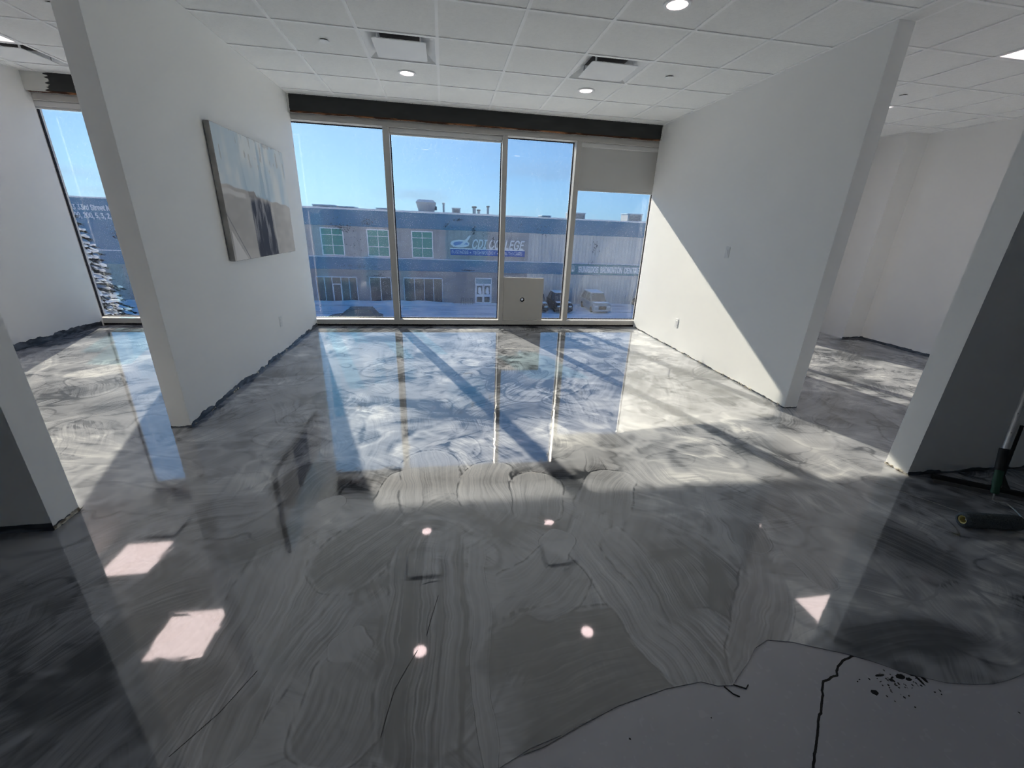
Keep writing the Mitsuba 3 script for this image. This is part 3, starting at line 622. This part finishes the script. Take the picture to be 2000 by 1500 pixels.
put(k + '__coupling', along([(.0001, .13), (.019, .13), (.022, .14), (.022, .245), (.019, .255), (.0001, .255)], H0, d, 20), 'm_grip_black', 40); labels[k + '__coupling'] = {'label': 'black screw coupling'}
PB = H0 + d * .25; PTOP = np.array([3.47, 1.845, 1.02]); dp = (PTOP - PB) / np.linalg.norm(PTOP - PB); LP = np.linalg.norm(PTOP - PB)
put(k + '__pole', along([(.0001, 0), (.0125, 0), (.0125, .52), (.0001, .52)], PB, dp, 20), 'm_pole', 40)
put(k + '__pole_collar', along([(.0001, .515), (.018, .515), (.020, .525), (.020, .60), (.017, .61), (.0001, .61)], PB, dp, 20), 'm_red', 40); labels[k + '__pole_collar'] = {'label': 'dark red collar'}
put(k + '__pole_extension', along([(.0001, .60), (.0105, .60), (.0105, LP), (.0001, LP)], PB, dp, 20), 'm_grip_black', 40)
side = np.cross(dp, [0, 0, 1.0]); side /= np.linalg.norm(side); fr = np.cross(side, dp); fr = fr if fr[1] < 0 else -fr
for t in (.10, .22, .34, .46): put(k + '__pole_hole', along([(.0001, 0), (.0026, 0), (.0026, .0008), (.0001, .0008)], PB + dp * t + fr * .0122, fr, 10), 'm_slot')
k = thing('floor_squeegee', 'black floor squeegee lying at the foot of the right-hand wall', 'squeegee')
S0, S1 = np.array([3.05, 1.80, 0]), np.array([3.62, 1.42, 0]); sd = (S1 - S0) / np.linalg.norm(S1 - S0); LS = np.linalg.norm(S1 - S0); sn = np.array([sd[1], -sd[0], 0]) 
M = np.eye(4); M[:3, 0], M[:3, 1], M[:3, 2], M[:3, 3] = sd, -sn if np.cross(sd, -sn)[2] > 0 else sn, [0, 0, 1], S0
def placed(m): m = m.copy(); m.apply_transform(M); return m
put(k + '__blade_holder', placed(bevel(0, LS, -.014, .014, .012, .046, .004)), 'm_grip_black')
plain('m_rubber', (0.10, 0.10, 0.105), 0.35, 0.4)
put(k + '__rubber_strip', placed(bevel(.004, LS - .004, -.030, -.012, .0, .022, .002)), 'm_rubber')
put(k + '__socket', placed(tube([(LS * .52, .012, .03), (LS * .52, .06, .05), (LS * .52, .12, .085)], .016, 12)), 'm_grip_black', 50)
put(k + '__handle', tube([tuple((M @ [LS * .52, .10, .075, 1])[:3]), (3.66, 1.845, .34)], .009, 12), 'm_grip_black', 50)

# ---------------------------------------------------------------- outdoors
D, GZ = 48.0, -6.95
def snow(p, n, uv):
    g = fbm(p.x * .7, p.y * 1.4, 0.0, 4); track = fbm(p.x * .25, p.y * 2.6, 3.0, 3)
    c = mix((0.74, 0.77, 0.80), (0.90, 0.91, 0.92), g)
    return mix(c, (0.42, 0.45, 0.50), smoothstep(.58, .74, track) * .6)
textured('m_snow_ground', snow, 0.9, 0.1)
plain('m_snow', (0.84, 0.86, 0.88), 0.9, 0.1)
gx, gy = np.meshgrid(np.linspace(-120, 120, 161), np.concatenate([np.linspace(6.5, 34, 24), np.linspace(34.5, 49, 60), np.linspace(52, 110, 14)]))
hz = GZ + .10 * (meshkit.fbm(np.stack([gx * .12, gy * .6, gx * 0], -1), 3, 1) - .5) + .22 * np.clip((gy - 45.8) / 2.0, 0, 1) * (meshkit.noise(np.stack([gx * .35, gy * 0, gx * 0], -1), 4) - .1)
nr, nc = gx.shape; idx = np.arange(nr * nc).reshape(nr, nc)
fq = np.stack([idx[:-1, :-1], idx[:-1, 1:], idx[1:, 1:], idx[1:, :-1]], -1).reshape(-1, 4)
structure('ground', (np.stack([gx, gy, hz], -1).reshape(-1, 3), fq), 'm_snow_ground', 'snowy parking lot in the shade of the building opposite', smooth=True)

def stucco(p, n, uv):
    g = fbm(p.x * .8, p.z * 1.6, 1.0, 4); st = fbm(p.x * 2.6, p.z * .35, 5.0, 3)
    return mix(mix((0.42, 0.41, 0.41), (0.52, 0.51, 0.50), g), (0.34, 0.335, 0.345), smoothstep(.5, .75, st) * .5)
textured('m_stucco', stucco, 0.9, 0.1)
def stucco_low(p, n, uv):
    g = fbm(p.x * .8, p.z * 1.6, 1.0, 4)
    return mix((0.34, 0.32, 0.32), (0.46, 0.44, 0.43), g)
textured('m_stucco_low', stucco_low, 0.9, 0.1)
def siding(p, n, uv):
    g = fbm(p.x * .5, p.z * .9, 1.0, 3)
    return mix((0.58, 0.58, 0.57), (0.66, 0.65, 0.64), g)
textured('m_siding', siding, 0.7, 0.2)
def band(p, n, uv):
    g = fbm(p.x * .35, p.z * .9, 2.0, 3)
    return mix((0.11, 0.24, 0.36), (0.16, 0.30, 0.43), g)
textured('m_band', band, 0.7, 0.2)
plain('m_cap', (0.62, 0.66, 0.70), 0.8, 0.1)
plain('m_white_paint', (0.90, 0.91, 0.92), 0.6, 0.2)
plain('m_line', (0.74, 0.78, 0.84), 0.6, 0.2)
plain('m_pane_green', (0.10, 0.34, 0.30), 0.12, 0.5)
plain('m_pane_dark', (0.10, 0.115, 0.13), 0.10, 0.5)
plain('m_sign_blue', (0.05, 0.13, 0.42), 0.5, 0.3)
plain('m_sign_teal', (0.10, 0.26, 0.32), 0.5, 0.3)
plain('m_sign_grey', (0.30, 0.42, 0.47), 0.5, 0.3)
plain('m_sign_mid', (0.26, 0.36, 0.62), 0.5, 0.3)
plain('m_rooftop', (0.58, 0.57, 0.57), 0.7, 0.2)
plain('m_rooftop_dark', (0.20, 0.19, 0.20), 0.7, 0.2)

b = thing('commercial_building', 'two-storey grey commercial building with blue bands across the snowy lot', 'building')
X0, X1 = -62.0, 60.0
put(b + '__upper_wall', bx(X0, 9.4, D, D + 16, -2.12, .92), 'm_stucco'); put(b + '__blue_wall', bx(-40, -22, D - .09, D, -2.12, .92), 'm_band'); labels[b + '__blue_wall'] = {'label': 'blue painted stretch of the upper storey'}; labels[b + '__upper_wall'] = {'label': 'grey stucco upper storey'}
put(b + '__lower_wall', bx(X0, 9.4, D, D + 16, GZ - .3, -3.45), 'm_stucco_low'); labels[b + '__lower_wall'] = {'label': 'brownish grey ground storey'}
def ribbed(x0, x1, z0, z1, pitch=.40, depth=.05):
    pts = [(x0, D + 16), (x0, D)]; x = x0
    while x < x1 - pitch:
        pts += [(x + .20, D), (x + .24, D + depth), (x + .36, D + depth), (x + .40, D)]; x += pitch
    pts += [(x1, D), (x1, D + 16)]
    m = extrude(Polygon(pts).buffer(0), z1 - z0); m.apply_translation((0, 0, z0)); return m
put(b + '__upper_siding', ribbed(9.4, X1, -2.12, .92), 'm_siding'); labels[b + '__upper_siding'] = {'label': 'ribbed light grey siding'}
put(b + '__lower_siding', ribbed(9.4, X1, GZ - .3, -3.45), 'm_siding'); labels[b + '__lower_siding'] = {'label': 'ribbed light grey siding'}
put(b + '__parapet_band', bevel(X0, X1, D - .12, D + 16, .92, 2.50, .02), 'm_band'); labels[b + '__parapet_band'] = {'label': 'blue band under the roof edge'}
put(b + '__belt_band', bevel(X0, X1, D - .10, D + 16, -3.45, -2.20, .02), 'm_band'); labels[b + '__belt_band'] = {'label': 'blue band between the storeys'}
put(b + '__belt_flashing', bx(X0, X1, D - .16, D + .1, -2.20, -2.12), 'm_line')
cap_x = np.linspace(X0, X1, 120); rr = np.random.default_rng(4)
ch = 2.60 + .09 * meshkit.noise(np.stack([cap_x * .25, cap_x * 0, cap_x * 0], -1), 2) + .03 * rr.random(120)
m = facing_camera(extrude(Polygon([(x, 2.50) for x in cap_x] + list(zip(cap_x[::-1], ch[::-1]))), .6)); m.apply_translation((0, D + .42, 0))
k = thing('snow_ledge', 'long ledge of snow lying on the roof edge of the building', 'snow ledge'); put(k + '__snow', m, 'm_snow')
def upper_window(x0, x1, z0, z1):
    w = put(b + '__window', cat([bx(x0 - .07, x1 + .07, D - .05, D + .02, z0 - .07, z0 + .03), bx(x0 - .07, x1 + .07, D - .05, D + .02, z1 - .03, z1 + .07), bx(x0 - .07, x0 + .03, D - .05, D + .02, z0, z1), bx(x1 - .03, x1 + .07, D - .05, D + .02, z0, z1)]), 'm_white_paint')
    labels[w] = {'label': 'white-framed upstairs window with green panes'}
    xs = [x0, (x0 + x1) / 2, x1]; zs = [z0, z0 + (z1 - z0) * .36, z0 + (z1 - z0) * .76, z1]
    for i in range(2):
        for j in range(3): put(w + '__pane', bx(xs[i] + .03, xs[i + 1] - .03, D - .02, D - .01, zs[j] + .03, zs[j + 1] - .03), 'm_pane_green')
    put(w + '__muntin', cat([bx(xs[1] - .03, xs[1] + .03, D - .04, D, z0, z1)] + [bx(x0, x1, D - .04, D, q - .03, q + .03) for q in zs[1:3]]), 'm_white_paint')
for x0 in (-12.6, -7.98, -3.38): upper_window(x0, x0 + 2.14, -1.98, .64)
def storefront(xs, z0, z1, door=None):
    w = put(b + '__storefront', cat([bx(xs[0], xs[-1], D - .06, D + .02, z1 - .05, z1 + .05)] + [bx(x - .035, x + .035, D - .06, D + .02, z0, z1 - .05) for x in xs]), 'm_line')
    labels[w] = {'label': 'row of dark shop panes in thin pale frames'}
    for a, c in zip(xs, xs[1:]): put(w + '__pane', bx(a + .035, c - .035, D - .03, D - .015, z0, z1 - .05), 'm_pane_dark')
    if door:
        put(w + '__door_frame', cat([bx(door[0], door[1], D - .09, D - .05, -5.08, -4.98), bx(door[0], door[0] + .07, D - .09, D - .05, z0, -5.08), bx(door[1] - .07, door[1], D - .09, D - .05, z0, -5.08)]), 'm_white_paint')
storefront([-13.65, -12.81, -12.03, -11.10, -10.27, -9.48], -6.9, -4.28, (-12.0, -11.12))
storefront([-8.12, -6.98, -5.87], -6.9, -4.24)
storefront([-4.46, -3.34, -2.27, -1.25, -.27], -6.9, -4.22)
dk = put(b + '__entrance', cat([bx(3.42, 5.32, D - .08, D + .02, -4.14, -4.04), bx(3.42, 5.32, D - .08, D + .02, -4.80, -4.70), bx(3.42, 3.50, D - .08, D + .02, -6.9, -4.14), bx(5.24, 5.32, D - .08, D + .02, -6.9, -4.14)]), 'm_white_paint')
labels[dk] = {'label': 'white double entrance door with posters on the panes'}
put(dk + '__transom', bx(3.50, 5.24, D - .05, D - .04, -4.70, -4.14), 'm_sign_grey')
for x0, x1 in ((3.52, 4.35), (4.39, 5.22)):
    put(dk + '__door_leaf', cat([bx(x0, x0 + .10, D - .07, D - .02, -6.9, -4.80), bx(x1 - .10, x1, D - .07, D - .02, -6.9, -4.80), bx(x0 + .10, x1 - .10, D - .07, D - .02, -4.92, -4.80), bx(x0 + .10, x1 - .10, D - .07, D - .02, -6.18, -5.88), bx(x0 + .10, x1 - .10, D - .07, D - .02, -6.9, -6.78)]), 'm_white_paint')
    put(dk + '__door_pane', cat([bx(x0 + .10, x1 - .10, D - .05, D - .03, -5.88, -4.92), bx(x0 + .10, x1 - .10, D - .05, D - .03, -6.78, -6.18)]), 'm_pane_dark')
    c = (x0 + x1) / 2
    m = facing_camera(extrude(unary_union([Point(c + .02, -5.25).buffer(.14), sbox(c - .14, -5.75, c + .16, -5.32), sbox(c - .02, -5.82, c + .20, -5.6)]).buffer(.03), .01)); m.apply_translation((0, D - .05, 0))
    put(dk + '__poster', m, 'm_white_paint')

# signs
k = thing('college_sign', 'white CDI COLLEGE sign with a blue strip on the grey building', 'sign')
put(k + '__letters', text('CDI COLLEGE', .92, 3.05, D - .165, -.86, .10, True, 5.75, .22), 'm_white_paint')
put(k + '__underline', bx(.62, 8.92, D - .24, D - .165, -1.00, -.89), 'm_white_paint')
put(k + '__strip', bx(.69, 8.97, D - .22, D - .165, -1.63, -1.00), 'm_sign_blue')
put(k + '__small_letters', text('BUSINESS \u2022 TECHNOLOGY \u2022 HEALTH CARE', .33, .80, D - .22, -1.47, .03, False, 7.85), 'm_white_paint')
ell = lambda cx, cy, rx, ry: Polygon([(cx + rx * math.cos(t), cy + ry * math.sin(t)) for t in np.linspace(0, 2 * math.pi, 40)])
ring = ell(1.72, -.42, 1.02, .40).difference(ell(1.80, -.46, .80, .27))
swoosh = Polygon([(.95, -.74), (1.8, -.52), (2.40, .05), (2.72, .42), (2.92, .44), (2.62, .0), (2.12, -.55), (2.40, -.50), (2.72, -.62), (2.3, -.72)]).buffer(.02)
m = facing_camera(extrude(unary_union([ring, swoosh]).buffer(0), .10)); m.apply_translation((0, D - .165, 0)); put(k + '__emblem', m, 'm_white_paint')
m = facing_camera(extrude(ell(1.79, -.46, .78, .26).difference(swoosh), .07)); m.apply_translation((0, D - .165, 0)); put(k + '__emblem_field', m, 'm_sign_mid')
k = thing('badminton_sign', 'long teal SUNRIDGE BADMINTON CENTRE sign on the ribbed siding', 'sign')
put(k + '__panel', bx(14.45, 24.2, D - .26, D - .165, -3.35, -2.24), 'm_sign_teal')
for s_, x0, x1 in (('SUNRIDGE', 15.40, 17.85), ('BADMINTON', 18.06, 20.80), ('CENTRE', 21.0, 22.95)):
    put(k + '__plate', bx(x0 - .06, x1 + .06, D - .29, D - .26, -3.20, -2.40), 'm_sign_grey')
    put(k + '__letters', text(s_, .62, x0 + .02, D - .29, -3.12, .03, True, x1 - x0 - .06), 'm_white_paint')
m = facing_camera(extrude(ell(14.72, -2.75, .26, .42), .05)); m.apply_translation((0, D - .26, 0)); put(k + '__emblem', m, 'm_sign_grey')
m = facing_camera(extrude(ell(14.72, -2.95, .11, .11), .02)); m.apply_translation((0, D - .31, 0)); put(k + '__emblem_dot', m, 'm_white_paint')
k = thing('address_lettering', 'white street address lettering on the blue roof band, seen through the left-hand window', 'lettering')
put(k + '__first_line', text('1403 33rd Street N.E.', .46, -35.15, D - .165, 1.46, .06, True, 4.35), 'm_white_paint')
put(k + '__second_line', text('Units 100, 200, 5, 3, 2, 1', .46, -35.75, D - .165, .76, .06, True, 4.75), 'm_white_paint')

# things on the roof
def rooftop_box(x0, x1, z1, y, label, group='rooftop units', cap=True):
    k = thing('rooftop_unit', label, 'rooftop unit', group)
    put(k + '__housing', bevel(x0, x1, y, y + 2.2, 2.5, z1 - .10, .04), 'm_rooftop')
    put(k + '__lid', bevel(x0 - .06, x1 + .06, y - .06, y + 2.26, z1 - .10, z1, .03), 'm_snow')
    put(k + '__grille', cat([bx(x0 + .15, x1 - .15, y - .02, y + .02, z, z + .05) for z in np.arange(2.65, z1 - .2, .12)]) if z1 > 2.95 else bx(x0 + .1, x1 - .1, y - .02, y + .02, 2.6, z1 - .15), 'm_rooftop_dark')
rooftop_box(-14.2, -11.9, 3.02, D + 4, 'low flat rooftop unit at the left end of the main window view')
rooftop_box(-11.7, -10.0, 2.97, D + 5, 'low flat rooftop unit, second from the left')
rooftop_box(-7.6, -5.7, 2.98, D + 5, 'low flat rooftop unit behind the left mullion')
rooftop_box(11.9, 13.0, 2.98, D + 5, 'low rooftop box near the third mullion')
rooftop_box(14.9, 16.7, 3.40, D + 3, 'pale boxy rooftop unit right of the third mullion')
rooftop_box(22.5, 24.4, 3.62, D + 4, 'pale rooftop unit at the right end of the roof')
rooftop_box(.98, 1.86, 3.25, D + 2, 'small square rooftop unit between the vent pipes')
k = thing('rooftop_hood', 'large flared rooftop hood standing highest on the roof', 'rooftop hood')
m = trimesh.convex.convex_hull(np.array([[-2.62, D + 2, 2.5], [-1.06, D + 2, 2.5], [-2.62, D + 3.6, 2.5], [-1.06, D + 3.6, 2.5], [-2.95, D + 1.8, 3.65], [-.80, D + 1.8, 3.65], [-2.95, D + 3.8, 3.65], [-.80, D + 3.8, 3.65]])); put(k + '__flare', m, 'm_rooftop')
put(k + '__cap', trimesh.convex.convex_hull(np.array([[-2.95, D + 1.8, 3.66], [-.80, D + 1.8, 3.66], [-2.95, D + 3.8, 3.66], [-.80, D + 3.8, 3.66], [-2.7, D + 2, 3.92], [-1.1, D + 2, 3.92], [-2.7, D + 3.6, 3.92], [-1.1, D + 3.6, 3.92]])), 'm_snow')
put(k + '__side_vent', bevel(-1.12, -.70, D + 2.1, D + 2.6, 2.9, 3.3, .05), 'm_rooftop_dark')
def vent(x, r, z1, label, capped=True):
    k = thing('vent_pipe', label, 'vent pipe', 'vent pipes on the roof')
    put(k + '__pipe', mv(lathe([(.001, 2.5), (r, 2.5), (r, z1 - .12), (.001, z1 - .12)], 16), x, D + 2.5), 'm_rooftop', 40)
    put(k + '__cowl', mv(lathe([(.001, z1 - .14), (r * 1.45, z1 - .14), (r * 1.45, z1 - .03), (r * .9, z1), (.001, z1)], 16), x, D + 2.5), 'm_rooftop_dark' if capped else 'm_rooftop', 40)
vent(.04, .11, 3.72, 'slender pale vent pipe beside the large rooftop hood', False)
vent(3.45, .19, 3.50, 'stout capped vent pipe, left of the second mullion')
vent(3.95, .15, 3.20, 'short vent pipe close to the stout capped one')
vent(5.0, .13, 3.62, 'thin capped vent pipe next to the second mullion')
k = thing('bike_rack', 'low bike rack of three hoops in the snow by the entrance', 'bike rack')
for x in (1.95, 2.45, 2.95): put(k + '__hoop', tube([(x - .14, D - .8, GZ), (x - .14, D - .8, GZ + .62), (x - .08, D - .8, GZ + .74), (x + .08, D - .8, GZ + .74), (x + .14, D - .8, GZ + .62), (x + .14, D - .8, GZ)], .03, 8), 'm_rooftop_dark', 50)
k = thing('snow_heap', 'long snow heap along the foot of the shop fronts', 'snow heap')
hx = np.linspace(-14, 1.0, 60); hh = .10 + .26 * meshkit.fbm(np.stack([hx * .5, hx * 0, hx * 0], -1), 3, 3); hh[[0, -1]] = .01
v = []
for x, h in zip(hx, hh):
    for t in np.linspace(0, np.pi, 8): v.append([x, D - 1.0 - .75 * math.cos(t), GZ + h * 1.4 * math.sin(t)])
v = np.array(v); f = [[a * 8 + j, a * 8 + j + 1, (a + 1) * 8 + j + 1, (a + 1) * 8 + j] for a in range(59) for j in range(7)]
put(k + '__snow', (v, np.array(f)[:, ::-1]), 'm_snow', True)

# vehicles
plain('m_car_dark', (0.035, 0.038, 0.045), 0.25, 0.5)
plain('m_car_grey', (0.10, 0.105, 0.115), 0.28, 0.5)
plain('m_car_silver', (0.40, 0.43, 0.44), 0.3, 0.5)
plain('m_tyre', (0.02, 0.02, 0.02), 0.8, 0.1)
plain('m_lamp', (0.75, 0.75, 0.72), 0.2, 0.5)
plain('m_tail_lamp', (0.35, 0.03, 0.03), 0.3, 0.5)
def vehicle(key, x, y, deg, paint, label, category, L=4.6, Wd=1.82, hood=.98, roof=1.68, snowy=True, boxy=.0):
    """x, y: centre on the ground; deg: where the nose points, 0 = +x."""
    k = thing(key, label, category, 'parked vehicles')
    M = trimesh.transformations.rotation_matrix(math.radians(deg), [0, 0, 1]); M[:3, 3] = [x, y, GZ]
    P = lambda m: (lambda q: (q.apply_transform(M), q)[1])(m.copy())
    h, g = Wd / 2, .24
    body = Polygon([(-L / 2, g + .12), (-L / 2 + .05, hood - .08), (-L / 2 + .25, hood), (L / 2 - 1.1, hood), (L / 2 - .25, hood - .16), (L / 2 - .02, hood - .32), (L / 2, g + .15), (L / 2 - .1, g), (-L / 2 + .1, g)])
    for wx in (-L * .30, L * .31): body = body.difference(Point(wx, .33).buffer(.39))
    m = extrude(body.buffer(-.03).buffer(.03), Wd); m.apply_transform(trimesh.transformations.rotation_matrix(math.pi / 2, [1, 0, 0])); m.apply_translation((0, h, 0))
    put(k + '__body', P(m), paint, 35)
    rb, rf = -L / 2 + .12 + .25 * (1 - boxy), L / 2 - 1.25
    cab = lambda s, z0, z1: trimesh.convex.convex_hull(np.array([[rb, a * (h - .05) * s, z0] for a in (-1, 1)] + [[rf, a * (h - .05) * s, z0] for a in (-1, 1)] + [[rb + .35 * (1 - boxy) + .1, a * (h - .22) * s, z1] for a in (-1, 1)] + [[rf - .75, a * (h - .22) * s, z1] for a in (-1, 1)]))
    put(k + '__glasshouse', P(cab(1.0, hood - .02, roof - .05)), 'm_pane_dark'); labels[k + '__glasshouse'] = {'label': 'dark car windows'}
    put(k + '__roof', P(bevel(rb + .40 * (1 - boxy) + .05, rf - .70, -h + .20, h - .20, roof - .06, roof, .03)), paint)
    for a in (-1, 1):
        for q in (tube([(rf, a * (h - .06), hood - .02), (rf - .76, a * (h - .22), roof - .04)], .045, 6), tube([((rb + rf) / 2, a * (h - .05), hood - .02), ((rb + rf) / 2 - .1, a * (h - .21), roof - .04)], .05, 6), tube([(rb + .02, a * (h - .06), hood - .02), (rb + .42 * (1 - boxy) + .08, a * (h - .22), roof - .04)], .06, 6)):
            put(k + '__pillar', P(q), paint)
    for wx in (-L * .30, L * .31):
        for a in (-1, 1):
            w = lathe([(.001, -.10), (.20, -.10), (.31, -.09), (.33, -.05), (.33, .05), (.31, .09), (.20, .10), (.001, .10)], 20); w.apply_transform(trimesh.transformations.rotation_matrix(math.pi / 2, [1, 0, 0])); w.apply_translation((wx, a * (h - .10), .33))
            put(k + '__wheel', P(w), 'm_tyre', 40)
    for a in (-1, 1): put(k + '__headlamp', P(bevel(L / 2 - .12, L / 2 + .01, a * (h - .28) - .17, a * (h - .28) + .17, hood - .40, hood - .26, .02)), 'm_lamp')
    put(k + '__grille', P(bevel(L / 2 - .05, L / 2 + .015, -h + .55, h - .55, g + .22, hood - .30, .01)), 'm_tyre')
    put(k + '__bumper', P(bevel(L / 2 - .10, L / 2 + .06, -h + .03, h - .03, g + .02, g + .22, .03)), paint)
    if snowy:
        put(k + '__roof_snow', P(bevel(rb + .5, rf - .74, -h + .24, h - .24, roof, roof + .09, .035)), 'm_snow')
        put(k + '__hood_snow', P(bevel(L / 2 - 1.0, L / 2 - .28, -h + .12, h - .12, hood - .03, hood + .06, .03)), 'm_snow')
vehicle('parked_car', 9.95, 44.9, -90, 'm_car_dark', 'dark parked vehicle half hidden by the board on the sill', 'car', roof=1.75)
vehicle('parked_car', 12.55, 44.7, -90, 'm_car_dark', 'dark parked vehicle behind the third mullion', 'car', roof=1.85, hood=1.08)
vehicle('parked_car', 16.75, 44.9, -90, 'm_car_silver', 'silver parked vehicle with snow on roof and hood', 'car', L=5.2, roof=1.95, hood=1.12, Wd=1.95)
vehicle('parked_car', 23.3, 45.0, -90, 'm_car_dark', 'dark parked vehicle in front of the siding, next to the right-hand partition', 'car')
vehicle('parked_car', -7.6, 36.0, 180, 'm_car_grey', 'dark grey car on the near side of the lot, its roof just above the sill', 'car', snowy=False, roof=1.60)

# snowy spruce seen through the left-hand window
plain('m_bark', (0.075, 0.06, 0.05), 0.9, 0.1)
plain('m_needles', (0.035, 0.055, 0.055), 0.8, 0.1)
k = thing('snowy_spruce', 'snow-laden spruce seen through the left-hand window', 'tree')
tx, ty = -14.75, 20.0
put(k + '__trunk', mv(lathe([(.001, GZ), (.20, GZ), (.15, GZ + 3), (.05, 0.6), (.001, 1.5)], 12), tx, ty), 'm_bark', 40)
rt = np.random.default_rng(12); nv, nf, sv = [], [], []
for lev in np.linspace(GZ + 1.2, 1.2, 28):
    R = .22 + 2.0 * (1.3 - lev) / 7.0
    for a in np.linspace(0, 2 * np.pi, 8, endpoint=False) + rt.uniform(0, 6):
        a += rt.uniform(-.2, .2); L_ = R * rt.uniform(.75, 1.1); dirv = np.array([math.cos(a), math.sin(a), 0])
        base = np.array([tx, ty, lev]); perp = np.array([-dirv[1], dirv[0], 0])
        for s in np.linspace(.15, 1.0, 7):
            c = base + dirv * L_ * s + np.array([0, 0, .12 * s - .42 * s * s * L_]); wdt = .30 * L_ * (1.1 - s) + .05
            for q in range(5):
                o = perp * rt.uniform(-1, 1) * wdt; tip = c + o + perp * rt.uniform(-.1, .1) + dirv * rt.uniform(.1, .25) + np.array([0, 0, -rt.uniform(.03, .16)])
                sdv = perp * rt.uniform(.015, .035); b0 = len(nv)
                nv += [c + o * .6 - sdv, c + o * .6 + sdv, tip, c + o * .6 + [0, 0, -.05]]; nf += [[b0, b0 + 1, b0 + 2], [b0, b0 + 2, b0 + 3], [b0 + 1, b0 + 3, b0 + 2], [b0, b0 + 3, b0 + 1]]
            if s > .4 and rt.random() < .42:
                e = trimesh.creation.icosphere(1, 1.0); e.vertices *= [wdt * rt.uniform(.5, 1.1) + .06, wdt * rt.uniform(.4, .8) + .06, .05 + .03 * rt.random()]; e.vertices *= 1 + .25 * (rt.random(e.vertices.shape) - .5); e.apply_translation(c + [0, 0, .03]); sv.append(e)
put(k + '__foliage', (np.array(nv), np.array(nf)), 'm_needles'); labels[k + '__foliage'] = {'kind': 'stuff', 'label': 'dark drooping needles'}
put(k + '__snow_pads', cat(sv), 'm_snow', True); labels[k + '__snow_pads'] = {'kind': 'stuff', 'label': 'pads of snow on the boughs'}
